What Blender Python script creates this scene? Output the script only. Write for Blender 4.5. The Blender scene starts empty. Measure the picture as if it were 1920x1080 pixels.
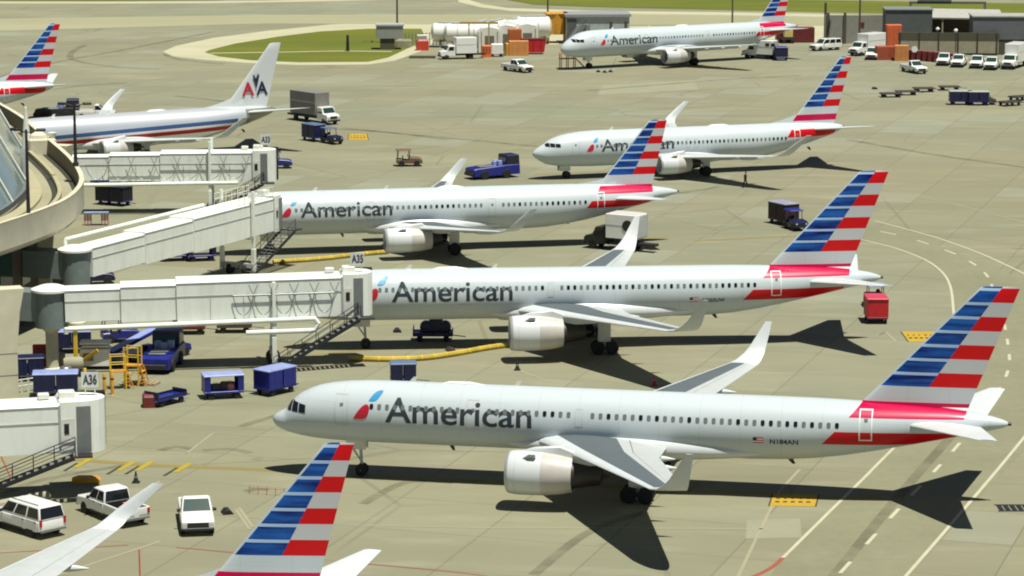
import bpy, bmesh, math, random
from mathutils import Vector, Matrix
R = math.radians
PI = math.pi
random.seed(7)
scene = bpy.context.scene
col = scene.collection

# ---------------------------------------------------------------- camera, sky, sun, exposure
CAM_H, CAM_PITCH, CAM_F = 44.332, 0.173, 5493.0          # metres, radians below horizon, focal length in photo pixels
cam_data = bpy.data.cameras.new('camera')
cam = bpy.data.objects.new('camera', cam_data); col.objects.link(cam)
cam.location = (0, 0, CAM_H)
cam.rotation_euler = (PI/2 - CAM_PITCH, 0, 0)
cam_data.sensor_width = 36.0
cam_data.lens = CAM_F/1920*36.0
cam_data.clip_start = 1.0
cam_data.clip_end = 8000
scene.camera = cam

SUN = Vector((0.19, -0.24, 1.0)).normalized()
world = bpy.data.worlds.new('World'); scene.world = world
world.use_nodes = True
wn = world.node_tree.nodes; wl = world.node_tree.links
sky = wn.new('ShaderNodeTexSky'); sky.sky_type = 'NISHITA'; sky.sun_disc = False
sky.air_density = 0.45; sky.dust_density = 0.4; sky.ozone_density = 1.0
sky.sun_elevation = math.asin(SUN.z)
sky.sun_rotation = math.atan2(SUN.x, SUN.y)
wn['Background'].inputs['Strength'].default_value = 0.05
wl.new(sky.outputs[0], wn['Background'].inputs['Color'])
sl = bpy.data.lights.new('sun', 'SUN'); sl.energy = 5.0; sl.angle = R(0.5); sl.color = (1.0, 0.97, 0.86)
so = bpy.data.objects.new('sun', sl); col.objects.link(so)
so.rotation_euler = SUN.to_track_quat('Z', 'Y').to_euler(); so.location = (0, 150, 120)
scene.view_settings.view_transform = 'Standard'
scene.view_settings.look = 'None'
scene.view_settings.exposure = 0.26
scene.view_settings.gamma = 1.0
scene.view_settings.use_curve_mapping = False
try: scene.cycles.filter_width = 2.0      # the photograph is a soft video frame
except Exception: pass

# ---------------------------------------------------------------- helpers
def at(px, py, z=0.0):
    """world point of a photo pixel (1920x1080) lying at height z"""
    u = (px-960)/CAM_F; v = (540-py)/CAM_F
    c, s = math.cos(CAM_PITCH), math.sin(CAM_PITCH)
    d = Vector((u, c+v*s, -s+v*c)); t = (z-CAM_H)/d.z
    return Vector((d.x*t, d.y*t, z))
def atY(px, py, Y):
    u = (px-960)/CAM_F; v = (540-py)/CAM_F
    c, s = math.cos(CAM_PITCH), math.sin(CAM_PITCH)
    d = Vector((u, c+v*s, -s+v*c)); t = Y/d.y
    return Vector((d.x*t, Y, CAM_H+d.z*t))

class E:
    """tiny expression builder for shader maths"""
    def __init__(s, nt, sock): s.nt, s.k = nt, sock
    def op(s, o, b=None, rev=False):
        n = s.nt.nodes.new('ShaderNodeMath'); n.operation = o
        a = [s, b]
        if rev: a = [b, s]
        for i, q in enumerate(a):
            if q is None: continue
            if isinstance(q, E): s.nt.links.new(q.k, n.inputs[i])
            else: n.inputs[i].default_value = float(q)
        return E(s.nt, n.outputs[0])
    def __add__(s, b): return s.op('ADD', b)
    def __sub__(s, b): return s.op('SUBTRACT', b)
    def __mul__(s, b): return s.op('MULTIPLY', b)
    def __gt__(s, b): return s.op('GREATER_THAN', b)
    def __lt__(s, b): return s.op('LESS_THAN', b)
    def floor(s): return s.op('FLOOR')
    def frac(s): return s.op('FRACT')
    def absv(s): return s.op('ABSOLUTE')
def mixc(nt, fac, a, b):
    n = nt.nodes.new('ShaderNodeMix'); n.data_type = 'RGBA'
    for i, q in ((0, fac), (6, a), (7, b)):
        if isinstance(q, E): nt.links.new(q.k, n.inputs[i])
        elif hasattr(q, 'is_output'): nt.links.new(q, n.inputs[i])
        elif isinstance(q, (int, float)): n.inputs[i].default_value = q
        else: n.inputs[i].default_value = (q[0], q[1], q[2], 1)
    return n.outputs[2]
def noise(nt, vec, scale, detail=4, rough=0.55, stretch=None):
    if stretch:
        m = nt.nodes.new('ShaderNodeMapping'); m.inputs['Scale'].default_value = stretch
        nt.links.new(vec, m.inputs['Vector']); vec = m.outputs[0]
    n = nt.nodes.new('ShaderNodeTexNoise'); n.inputs['Scale'].default_value = scale
    n.inputs['Detail'].default_value = detail; n.inputs['Roughness'].default_value = rough
    nt.links.new(vec, n.inputs['Vector'])
    return E(nt, n.outputs[0])
def ramp(nt, e, a, b):
    n = nt.nodes.new('ShaderNodeMapRange'); n.inputs[1].default_value = a; n.inputs[2].default_value = b
    nt.links.new(e.k, n.inputs[0]); return E(nt, n.outputs[0])
def newmat(name, rough=0.5, metal=0.0, coat=0.0):
    m = bpy.data.materials.new(name); m.use_nodes = True
    b = m.node_tree.nodes['Principled BSDF']
    b.inputs['Roughness'].default_value = rough; b.inputs['Metallic'].default_value = metal
    b.inputs['Coat Weight'].default_value = coat; b.inputs['Coat Roughness'].default_value = 0.12
    return m, m.node_tree, b
MATS = {}
def mat(name, c, rough=0.5, metal=0.0, var=0.12, scale=1.2, coat=0.0):
    """plain paint with slight wear: the colour wanders a little over the surface"""
    if name in MATS: return MATS[name]
    m, nt, b = newmat(name, rough, metal, coat)
    tc = nt.nodes.new('ShaderNodeTexCoord')
    f = ramp(nt, noise(nt, tc.outputs['Object'], scale, 5, 0.6), 0.35, 0.7)
    o = mixc(nt, f, [q*(1-var) for q in c], [min(1, q*(1+var*0.5)) for q in c])
    nt.links.new(o, b.inputs['Base Color'])
    MATS[name] = m; return m

class MB:
    """collects shapes; build() links them as ONE mesh object"""
    def __init__(s): s.v = []; s.f = []; s.m = []; s.M = Matrix.Identity(4)
    def add(s, vs, fs, mi=0):
        o = len(s.v); s.v += [s.M @ Vector(p) for p in vs]
        s.f += [tuple(i+o for i in f) for f in fs]
        s.m += (mi if isinstance(mi, list) else [mi]*len(fs))
        return s
    def box(s, c, d, mi=0, rz=0.0, ch=0.0):
        """box with centre c, size d, turned rz; ch chamfers the vertical and top edges"""
        x, y, z = d[0]/2, d[1]/2, d[2]/2
        k = min(ch, x*.9, y*.9, z*.9)
        ca, sa = math.cos(rz), math.sin(rz)
        def ring(i, zz):
            X, Y = x-i, y-i
            if k > 0:
                q = [(-X+k, -Y), (X-k, -Y), (X, -Y+k), (X, Y-k), (X-k, Y), (-X+k, Y), (-X, Y-k), (-X, -Y+k)]
            else: q = [(-X, -Y), (X, -Y), (X, Y), (-X, Y)]
            return [(c[0]+a*ca-b*sa, c[1]+a*sa+b*ca, c[2]+zz) for a, b in q]
        rs = [ring(0, -z), ring(0, z-k), ring(k, z)] if k > 0 else [ring(0, -z), ring(0, z)]
        return s.loft(rs, mi, caps=True)
    def loft(s, rings, mi=0, caps=True, closed=True):
        n = len(rings[0]); vs = [p for r in rings for p in r]; fs = []
        for a in range(len(rings)-1):
            for i in range(n if closed else n-1):
                j = (i+1) % n
                fs.append((a*n+i, a*n+j, (a+1)*n+j, (a+1)*n+i))
        ms = mi
        if isinstance(mi, list): ms = [mi[i % len(mi)] for i in range(len(fs))]
        if caps and closed:
            fs.append(tuple(reversed(range(n)))); fs.append(tuple(range((len(rings)-1)*n, len(rings)*n)))
            if isinstance(ms, list): ms = ms+[0, 0]
        return s.add(vs, fs, ms)
    def tube(s, p, q, r, mi=0, n=8, r2=None, caps=True):
        p, q = Vector(p), Vector(q); d = (q-p)
        if d.length < 1e-6: return s
        d.normalize(); a = d.orthogonal().normalized(); b = d.cross(a); r2 = r if r2 is None else r2
        rs = [[tuple(c+a*math.cos(2*PI*i/n)*rr+b*math.sin(2*PI*i/n)*rr) for i in range(n)] for c, rr in ((p, r), (q, r2))]
        return s.loft(rs, mi, caps)
    def path(s, pts, r, mi=0, n=8):
        """smooth tube through points"""
        pts = [Vector(p) for p in pts]; rs = []; a = None
        for i, p in enumerate(pts):
            d = (pts[min(i+1, len(pts)-1)]-pts[max(i-1, 0)]).normalized()
            if a is None: a = d.orthogonal().normalized()
            a = (a-d*a.dot(d)).normalized(); b = d.cross(a)
            rs.append([tuple(p+a*math.cos(2*PI*k/n)*r+b*math.sin(2*PI*k/n)*r) for k in range(n)])
        return s.loft(rs, mi)
    def lathe(s, prof, axis='x', o=(0, 0, 0), n=24, mi=0, caps=True):
        rs = []
        for t, r in prof:
            rg = []
            for i in range(n):
                a = 2*PI*i/n; u, w = math.cos(a)*r, math.sin(a)*r
                rg.append({'x': (o[0]+t, o[1]+u, o[2]+w), 'y': (o[0]+u, o[1]+t, o[2]+w), 'z': (o[0]+u, o[1]+w, o[2]+t)}[axis])
            rs.append(rg)
        return s.loft(rs, mi, caps)
    def beam(s, p, q, w, h, mi=0, ch=0.0, w2=None, h2=None):
        """box along p-q, w wide, h tall, p and q on its bottom centre line"""
        p, q = Vector(p), Vector(q); d = (q-p).normalized(); sd = d.cross(Vector((0, 0, 1))).normalized(); up = sd.cross(d)
        rs = []
        for c, ww, hh in ((p, w, h), (q, w2 or w, h2 or h)):
            k = ch
            if k: off = [(-ww/2, 0), (ww/2, 0), (ww/2, hh-k), (ww/2-k, hh), (-ww/2+k, hh), (-ww/2, hh-k)]
            else: off = [(-ww/2, 0), (ww/2, 0), (ww/2, hh), (-ww/2, hh)]
            rs.append([tuple(c+sd*a+up*b) for a, b in off])
        return s.loft(rs, mi)
    def prism(s, pts, y0, y1, mi=0, bev=0.0):
        """profile in x,z extruded across y, its sides pulled in by bev"""
        cx = sum(p[0] for p in pts)/len(pts); cz = sum(p[1] for p in pts)/len(pts)
        def ring(y, k):
            return [(p[0]-(k if p[0] > cx else -k), y, p[1]-(k if p[1] > cz else -k*0.3)) for p in pts]
        rs = [ring(y0, 0), ring(y1, 0)]
        if bev: rs = [ring(y0, bev), ring(y0+bev, 0), ring(y1-bev, 0), ring(y1, bev)]
        return s.loft(rs, mi)
    def quad(s, a, b, c, d, mi=0): return s.add([a, b, c, d], [(0, 1, 2, 3)], mi)
    def slab(s, pts, t, mi=0):
        """a polygon given its points, thickened by t along its normal (backwards)"""
        P = [Vector(p) for p in pts]; n = (P[1]-P[0]).cross(P[2]-P[0]).normalized()
        return s.loft([[tuple(p-n*t) for p in P], [tuple(p) for p in P]], mi)
    def build(s, name, mats, parent=None, smooth=False, flat_angle=None, bev=None):
        me = bpy.data.meshes.new(name)
        me.from_pydata([tuple(p) for p in s.v], [], s.f)
        for m in (mats if isinstance(mats, (list, tuple)) else [mats]): me.materials.append(m)
        for p, i in zip(me.polygons, s.m): p.material_index = i
        bm = bmesh.new(); bm.from_mesh(me)
        bmesh.ops.recalc_face_normals(bm, faces=bm.faces)
        if bev:
            bmesh.ops.remove_doubles(bm, verts=bm.verts, dist=.001)
            ed = [e for e in bm.edges if len(e.link_faces) == 2 and e.calc_face_angle() > R(20)]
            bmesh.ops.bevel(bm, geom=ed, offset=bev, segments=3, affect='EDGES', profile=.5, clamp_overlap=True)
        bm.to_mesh(me); bm.free()
        if smooth:
            for p in me.polygons: p.use_smooth = True
            try: me.set_sharp_from_angle(angle=R(flat_angle or 35))
            except Exception: pass
        o = bpy.data.objects.new(name, me); col.objects.link(o)
        if parent: o.parent = parent
        return o
def tag(o, label=None, cat=None, group=None, kind=None):
    if label: o['label'] = label
    if cat: o['category'] = cat
    if group: o['group'] = group
    if kind: o['kind'] = kind
    return o
def thing(name, label, cat, loc=(0, 0, 0), rz=0.0, group=None):
    o = bpy.data.objects.new(name, None); col.objects.link(o); o.empty_display_size = 0.5
    o.location = loc; o.rotation_euler = (0, 0, rz)
    return tag(o, label, cat, group)
def copy_tree(o, label=None, loc=None, rz=None, parent=None):
    c = o.copy(); col.objects.link(c)
    if parent: c.parent = parent
    if label: c['label'] = label
    if loc is not None: c.location = loc
    if rz is not None: c.rotation_euler = (0, 0, rz)
    for ch in [q for q in list(bpy.data.objects) if q.parent == o and q != c]: copy_tree(ch, parent=c)
    return c
def text_mesh(txt, size=1.0, spacing=1.0, bold=0.0):
    cu = bpy.data.curves.new('t', 'FONT'); cu.body = txt; cu.size = size; cu.space_character = spacing
    cu.offset = bold; cu.resolution_u = 5
    o = bpy.data.objects.new('t', cu); col.objects.link(o)
    dg = bpy.context.evaluated_depsgraph_get(); dg.update()
    me = bpy.data.meshes.new_from_object(o.evaluated_get(dg))
    bpy.data.objects.remove(o); bpy.data.curves.remove(cu)
    return me
def text_bm(txt, x0, x1, zb, cap, bold=0.0, shear=0.0):
    """flat lettering scaled so it fills x0..x1 with capitals cap tall from zb; returns a bmesh in x,z"""
    me = text_mesh(txt, 1.0, 1.0, bold); bm = bmesh.new(); bm.from_mesh(me); bpy.data.meshes.remove(me)
    xs = [v.co.x for v in bm.verts]; a, b = min(xs), max(xs)
    ref = text_mesh('E', 1.0); h = max(v.co.y for v in ref.vertices); bpy.data.meshes.remove(ref)
    for v in bm.verts:
        y = v.co.y/h*cap
        v.co = Vector((x0+(v.co.x-a)/(b-a)*(x1-x0)+shear*y, 0, zb+y))
    return bm
def bm_obj(bm, name, m, parent):
    me = bpy.data.meshes.new(name); bm.to_mesh(me); bm.free(); me.materials.append(m)
    o = bpy.data.objects.new(name, me); col.objects.link(o); o.parent = parent
    return o
def smoothline(pts, n=6):
    P = [Vector(p) for p in pts]; out = []
    for i in range(len(P)-1):
        a, b, c, d = P[max(i-1, 0)], P[i], P[i+1], P[min(i+2, len(P)-1)]
        for k in range(n):
            t = k/n
            out.append(0.5*((2*b)+(c-a)*t+(2*a-5*b+4*c-d)*t*t+(3*b-a-3*c+d)*t*t*t))
    return out+[P[-1]]

# ---------------------------------------------------------------- materials
white = mat('white_paint', (0.78, 0.79, 0.76), 0.35, var=0.06)
offwhite = mat('aged_white_paint', (0.70, 0.71, 0.64), 0.45, var=0.12)
cream = mat('cream_concrete', (0.60, 0.57, 0.43), 0.8, var=0.12, scale=0.5)
greymet = mat('grey_metal', (0.22, 0.24, 0.24), 0.4, 0.3)
lightgrey = mat('light_grey_paint', (0.45, 0.47, 0.46), 0.45)
drum = mat('grey_green_panel', (0.17, 0.21, 0.20), 0.5)
black = mat('black_rubber', (0.012, 0.012, 0.012), 0.75)
dark = mat('dark_steel', (0.03, 0.03, 0.032), 0.5, 0.3)
brownsteel = mat('brown_steel', (0.06, 0.045, 0.035), 0.6, 0.2)
glassdark = mat('tinted_glass', (0.012, 0.014, 0.016), 0.08, var=0.0)
greenglass = mat('green_glass', (0.02, 0.05, 0.045), 0.1, var=0.0)
blue = mat('blue_paint', (0.012, 0.02, 0.22), 0.4, var=0.25)
skyblue = mat('light_blue_paint', (0.27, 0.33, 0.62), 0.45, var=0.2)
navy = mat('navy_paint', (0.008, 0.011, 0.06), 0.45, var=0.3)
red = mat('red_paint', (0.50, 0.012, 0.02), 0.45, var=0.15)
maroon = mat('dull_red_paint', (0.16, 0.02, 0.02), 0.55, var=0.2)
hosey = mat('hose_yellow', (0.50, 0.37, 0.05), 0.6, var=0.3, scale=.6)
yellow = mat('yellow_paint', (0.72, 0.48, 0.03), 0.5, var=0.15)
amber = mat('amber_paint', (0.62, 0.30, 0.03), 0.5, var=0.2)
orange = mat('orange_paint', (0.70, 0.16, 0.04), 0.5, var=0.25)
chrome = mat('polished_metal', (0.62, 0.63, 0.65), 0.18, 1.0, var=0.05)
steel = mat('bare_steel', (0.40, 0.40, 0.40), 0.35, 0.8)
tan = mat('tan_luggage', (0.35, 0.22, 0.12), 0.7)
pale_red = mat('faded_red_paint', (0.55, 0.22, 0.17), 0.6)
slate = mat('slate_grey_wall', (0.10, 0.115, 0.11), 0.7)
olive = mat('olive_wall', (0.085, 0.08, 0.05), 0.8)
stone = mat('beige_wall', (0.33, 0.31, 0.22), 0.8)
skin = mat('skin', (0.35, 0.2, 0.13), 0.6)

def concrete_mat():
    m, nt, b = newmat('apron_concrete', 0.85)
    tc = nt.nodes.new('ShaderNodeTexCoord'); ob = tc.outputs['Object']
    rot = nt.nodes.new('ShaderNodeMapping'); rot.inputs['Rotation'].default_value = (0, 0, 0.31); nt.links.new(ob, rot.inputs[0])
    sp = nt.nodes.new('ShaderNodeSeparateXYZ'); nt.links.new(rot.outputs[0], sp.inputs[0])
    X, Y = E(nt, sp.outputs[0]), E(nt, sp.outputs[1])
    S = 7.6
    fx, fy = (X*(1/S)), (Y*(1/S))
    comb = nt.nodes.new('ShaderNodeCombineXYZ'); nt.links.new(fx.floor().k, comb.inputs[0]); nt.links.new(fy.floor().k, comb.inputs[1])
    wn_ = nt.nodes.new('ShaderNodeTexWhiteNoise'); wn_.noise_dimensions = '2D'; nt.links.new(comb.outputs[0], wn_.inputs[0])
    slabtint = E(nt, wn_.outputs[0])
    big = ramp(nt, noise(nt, ob, 0.012, 3, 0.5), 0.36, 0.64)
    mid = ramp(nt, noise(nt, ob, 0.05, 5, 0.6, (0.5, 1.5, 1)), 0.36, 0.66)
    warm = ramp(nt, noise(nt, ob, 0.035, 4, 0.55, (0.45, 1.2, 1)), 0.44, 0.60)
    pal = ramp(nt, noise(nt, ob, 0.028, 5, 0.6, (0.4, 1.3, 1)), 0.50, 0.68)
    fine = ramp(nt, noise(nt, ob, 1.3, 6, 0.65), 0.25, 0.75)
    c = mixc(nt, big, (0.259, 0.244, 0.143), (0.239, 0.251, 0.171))
    c = mixc(nt, warm*0.34, c, (0.273, 0.223, 0.147))
    c = mixc(nt, pal*0.50, c, (0.330, 0.337, 0.230))
    c = mixc(nt, mid*0.42, c, (0.174, 0.182, 0.113))
    c = mixc(nt, slabtint*0.34, c, (0.162, 0.162, 0.110))
    c = mixc(nt, (slabtint > 0.90)*0.45, c, (0.295, 0.308, 0.236))
    c = mixc(nt, fine*0.12, c, (0.147, 0.150, 0.110))
    m2 = ramp(nt, noise(nt, ob, 0.33, 5, 0.65, (0.35, 1.0, 1)), 0.34, 0.66)
    c = mixc(nt, m2*0.22, c, (0.167, 0.160, 0.098))
    m3 = ramp(nt, noise(nt, ob, 0.24, 4, 0.6, (0.4, 1.2, 1)), 0.55, 0.68)
    c = mixc(nt, m3*0.28, c, (0.335, 0.327, 0.233))
    # oil and rubber streaks
    st = ramp(nt, noise(nt, ob, 0.11, 5, 0.6, (0.32, 1.0, 1)), 0.60, 0.78)
    c = mixc(nt, st*0.45, c, (0.111, 0.118, 0.081))
    sp2 = ramp(nt, noise(nt, ob, 0.55, 3, 0.5, (0.5, 1.0, 1)), 0.69, 0.78)
    c = mixc(nt, sp2*0.5, c, (0.075, 0.081, 0.062))
    li = ramp(nt, noise(nt, ob, 0.16, 4, 0.5, (0.4, 1, 1)), 0.64, 0.78)
    c = mixc(nt, li*0.30, c, (0.345, 0.357, 0.275))
    # sealed cracks wandering over the slabs
    vo = nt.nodes.new('ShaderNodeTexVoronoi'); vo.feature = 'DISTANCE_TO_EDGE'; vo.inputs['Scale'].default_value = 0.045; nt.links.new(ob, vo.inputs['Vector'])
    cr = (E(nt, vo.outputs['Distance']) < 0.0065)*ramp(nt, noise(nt, ob, 0.02, 2), 0.48, 0.56)
    c = mixc(nt, cr*0.35, c, (0.109, 0.102, 0.068))
    j = ((fx.frac()-0.5).absv() > 0.4945).op('MAXIMUM', ((fy.frac()-0.5).absv() > 0.4945))
    c = mixc(nt, j*0.6, c, (0.096, 0.101, 0.071))
    nt.links.new(c, b.inputs['Base Color'])
    return m
concrete = concrete_mat()
def surf(name, c1, c2, scale, rough=0.85, stretch=None):
    m, nt, b = newmat(name, rough)
    tc = nt.nodes.new('ShaderNodeTexCoord')
    f = ramp(nt, noise(nt, tc.outputs['Object'], scale, 6, 0.6, stretch), 0.3, 0.7)
    f2 = ramp(nt, noise(nt, tc.outputs['Object'], scale*12, 4, 0.6, stretch), 0.3, 0.7)
    c = mixc(nt, f, c1, c2); c = mixc(nt, f2*0.25, c, [q*0.6 for q in c1])
    nt.links.new(c, b.inputs['Base Color']); return m
grassm = surf('mown_grass', (0.082, 0.112, 0.002), (0.150, 0.155, 0.005), 0.03, stretch=(1, 3, 1))
pale = surf('pale_shoulder_concrete', (0.414, 0.397, 0.254), (0.497, 0.481, 0.332), 0.05, stretch=(1, 3, 1))
taxim = surf('taxiway_concrete', (0.295, 0.287, 0.170), (0.348, 0.333, 0.210), 0.02, stretch=(0.4, 3, 1))
patchm = surf('concrete_patch', (0.263, 0.264, 0.177), (0.293, 0.291, 0.198), 0.3)
lanem = surf('worn_lane', (0.199, 0.198, 0.118), (0.241, 0.236, 0.149), 0.1)
whitepaint = surf('white_marking', (0.518, 0.503, 0.370), (0.459, 0.437, 0.296), 0.5)
fadedpaint = surf('faded_marking', (0.340, 0.318, 0.215), (0.296, 0.274, 0.163), 0.35)
yellowpaint = surf('yellow_marking', (0.488, 0.311, 0.015), (0.414, 0.266, 0.022), 0.6)
dullyellow = surf('dull_yellow_marking', (0.40, 0.30, 0.02), (0.33, 0.26, 0.03), 0.6)
fadedyellow = surf('faded_yellow_marking', (0.259, 0.200, 0.044), (0.222, 0.185, 0.074), 0.3)
redpaint = surf('red_marking', (0.333, 0.074, 0.044), (0.266, 0.089, 0.052), 0.4)
blackpaint = surf('black_marking', (0.03, 0.03, 0.02), (0.05, 0.05, 0.035), 0.5)
def streakmat():
    m, nt, b = newmat('tyre_rubber_streak', 0.9)
    tc = nt.nodes.new('ShaderNodeTexCoord')
    f = ramp(nt, noise(nt, tc.outputs['Object'], 0.35, 5, 0.6), 0.25, 0.7)
    b.inputs['Base Color'].default_value = (0.09, 0.085, 0.05, 1)
    nt.links.new((f*0.36).k, b.inputs['Alpha']); return m
streak = streakmat()

# ---------------------------------------------------------------- ground, roads, markings
def sheet(name, pts, z, m, sub=False):
    mb = MB(); mb.add([(p[0], p[1], z) for p in pts], [tuple(range(len(pts)))])
    o = mb.build(name, m)
    if o.data.polygons[0].normal.z < 0: o.data.flip_normals()
    return tag(o, kind='structure')
def ribbon(mb, pts, w, z, mi=0):
    P = [Vector((p[0], p[1], 0)) for p in pts]; L, Rr = [], []
    for i, p in enumerate(P):
        d = (P[min(i+1, len(P)-1)]-P[max(i-1, 0)]).normalized(); n = Vector((-d.y, d.x, 0))*w/2
        L.append((p.x+n.x, p.y+n.y, z)); Rr.append((p.x-n.x, p.y-n.y, z))
    n = len(P)
    mb.add(L+Rr, [(i, n+i, n+i+1, i+1) for i in range(n-1)], mi)
def lines(name, polys, w, m, z=0.008, smooth=True, dash=None):
    mb = MB()
    for pp in polys:
        q = [at(*p) for p in pp]
        if smooth and len(q) > 2: q = smoothline(q, 8)
        if dash:
            on, off = dash
            # walk the line
            seg = []; acc = 0.0
            fine = []
            for a, b in zip(q[:-1], q[1:]):
                n = max(1, int((b-a).length/0.4))
                fine += [a+(b-a)*k/n for k in range(n)]
            fine.append(q[-1])
            cur = []; prev = fine[0]; d = 0.0
            for p in fine:
                d += (p-prev).length; prev = p
                if d % (on+off) < on: cur.append(p)
                else:
                    if len(cur) > 1: ribbon(mb, cur, w, z)
                    cur = []
            if len(cur) > 1: ribbon(mb, cur, w, z)
        else: ribbon(mb, q, w, z)
    o = mb.build(name, m)
    return tag(o, kind='structure')

g = MB(); g.add([(-4000, -200, 0), (4000, -200, 0), (4000, 6000, 0), (-4000, 6000, 0)], [(0, 1, 2, 3)])
tag(g.build('ground', concrete), kind='structure')
P_ = lambda *pp: [at(*p) for p in pp]
# grass island with its pale edge, upper left
isl = P_((384, 98), (392, 94), (440, 82), (520, 69), (600, 59), (690, 54), (790, 54), (800, 75), (762, 92), (728, 108), (690, 116), (560, 117), (470, 113), (410, 106))
edge = P_((305, 97), (330, 86), (400, 71), (500, 58), (620, 46), (760, 40), (900, 36), (1000, 36), (1000, 62), (830, 62), (800, 92), (740, 114), (690, 121), (560, 122), (460, 118), (380, 112), (325, 106))
sheet('pavement', edge, 0.010, pale)
sheet('grass', isl, 0.022, grassm)
lines('path', [[(395, 100), (520, 98), (640, 96), (735, 97)]], 1.1, pale, 0.03)
# far taxiway, shoulders and the grass beyond
sheet('pavement', P_((1000, 84), (1020, 50), (1560, 48), (1940, 62), (1960, 100), (1500, 78)), 0.014, pale)
sheet('taxiway', P_((-60, 36), (500, 28), (1000, 27), (1500, 24), (2000, 40), (2000, 58), (1500, 47), (1000, 47), (500, 44), (-60, 60)), 0.018, taxim)
sheet('pavement', P_((880, 0), (905, 8), (950, 15), (1100, 20), (1400, 24), (1700, 30), (2000, 36), (2000, 44), (1500, 31), (1100, 25), (960, 21), (900, 14), (860, 4), (840, -40), (900, -40)), 0.026, pale)
sheet('grass', P_((950, 0), (1000, 9), (1100, 13), (1400, 20), (1700, 26), (2000, 33), (2000, 8), (1700, 3), (1400, -2), (1000, -8)), 0.034, grassm)
sheet('grass', P_((-200, 1), (200, 2), (420, 0), (420, -18), (-200, -20)), 0.034, grassm)
lines('pavement', [[(-100, 5), (300, 5), (560, 2), (800, -4)]], 5, pale, 0.03)
# service road on the right: worn lane, edge lines, dashed centre line
lane = P_((1480, 1030), (1560, 955), (1640, 880), (1720, 800), (1780, 720), (1800, 640), (1790, 560), (1770, 515), (1730, 485), (1640, 452), (1500, 425), (1500, 385), (1640, 424), (1740, 455), (1840, 490), (1930, 530), (1990, 600), (1990, 740), (1960, 800), (1830, 940), (1700, 1085), (1440, 1085))
sheet('service_road', lane, 0.008, lanem)
lines('road_marking', [[(1447, 1075), (1468, 1045), (1560, 955), (1640, 876), (1720, 790), (1768, 715), (1790, 640), (1790, 580), (1780, 537), (1765, 512), (1735, 487), (1680, 464), (1620, 448)]][:0] +
      [[(1468, 1046), (1560, 955), (1640, 876), (1720, 790), (1768, 700), (1788, 620), (1787, 575), (1782, 538), (1768, 512), (1738, 489), (1690, 469), (1640, 455), (1600, 446)],
       [(1690, 1090), (1790, 975), (1900, 845), (1990, 730), (2040, 640)],
       [(1640, 414), (1700, 430), (1760, 447), (1830, 472), (1880, 494), (1935, 522), (2000, 570)]], 0.22, whitepaint, 0.014)
lines('road_marking', [[(1575, 1075), (1680, 960), (1790, 842), (1850, 765), (1890, 695), (1889, 640), (1878, 590), (1862, 545), (1855, 523), (1830, 498), (1780, 472), (1700, 445), (1630, 430)]], 0.24, whitepaint, 0.014, dash=(3.0, 3.4))
lines('red_line', [[(1380, 1092), (1420, 1078), (1450, 1062), (1468, 1046)]], 0.30, redpaint, 0.014)
lines('red_line', [[(0, 1037), (120, 1030), (240, 1022)], [(330, 1027), (430, 1036), (560, 1050)], [(690, 1058), (880, 1076), (960, 1090)], [(462, 1062), (470, 1058)]], 0.14, redpaint, 0.014)
# parking stand lines
lines('stand_marking', [[(690, 985), (900, 990), (1180, 990), (1440, 992)], [(1380, 1090), (1420, 1005), (1462, 920), (1500, 880)], [(350, 850), (400, 812), (520, 818)], [(250, 848), (352, 850)],
      [(1640, 350), (1800, 385), (1930, 420)], [(740, 680), (780, 700)], [(1640, 632), (1660, 622), (1680, 640)], [(960, 690), (1030, 715)], [(250, 935), (300, 902)], [(442, 955), (468, 992)], [(448, 952), (474, 988)], [(110, 1078), (300, 1015)]], 0.20, fadedpaint, 0.012, smooth=False)
lines('lead_in_line', [[(140, 862), (300, 873), (480, 880), (700, 893), (1200, 915), (1700, 938)]], 0.75, fadedyellow, 0.010)
lines('lead_in_line', [[(520, 676), (700, 655), (1000, 645), (1400, 640)], [(1000, 328), (1200, 318)], [(470, 478), (800, 470), (1250, 445)], [(1300, 452), (1550, 440)]], 0.5, fadedyellow, 0.010)
def hazard_box(pp):
    a, b, c, d = [at(*p) for p in pp]
    k = MB()
    k.add([(p.x, p.y, 0.016) for p in (a, b, c, d)], [(0, 1, 2, 3)], 0)
    def P(u, v): return a+(b-a)*u+(d-a)*v+(a-b+c-d)*u*v
    def bar(u0, v0, u1, v1): k.add([(p.x, p.y, 0.021) for p in (P(u0, v0), P(u1, v0), P(u1, v1), P(u0, v1))], [(0, 1, 2, 3)], 1)
    for u0, u1 in ((0.0, 0.035), (0.965, 1.0)): bar(u0, 0, u1, 1)
    random.seed(int(a.x*10))
    for i in range(5):
        u = 0.12+i*0.16; bar(u, 0.30, u+0.09, 0.42); bar(u, 0.6, u+random.uniform(.04, .1), 0.7)
    o = k.build('apron_sign_marking', [yellowpaint, blackpaint]); tag(o, kind='structure')
hazard_box([(1440, 949), (1531, 950), (1537, 928), (1447, 927)])
hazard_box([(1702, 641), (1762, 641), (1758, 622), (1688, 622)])
hazard_box([(652, 262), (692, 263), (688, 251), (654, 251)])
for px, py in ((147, 868), (228, 874), (262, 874), (334, 877)):
    a = at(px, py); k = MB()
    d = (at(px+15, py-9)-a).normalized()
    ribbon(k, [a-d*1.35+Vector((0.3, 0, 0)), a+d*1.35+Vector((0.3, 0, 0))], 0.42, 0.017, 0)
    ribbon(k, [a-d*2.1-Vector((0.1, 0.25, 0)), a+d*0.2-Vector((0.1, 0.25, 0))], 0.22, 0.0145, 1)
    tag(k.build('stop_bar_marking', [dullyellow, blackpaint]), kind='structure')
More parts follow.
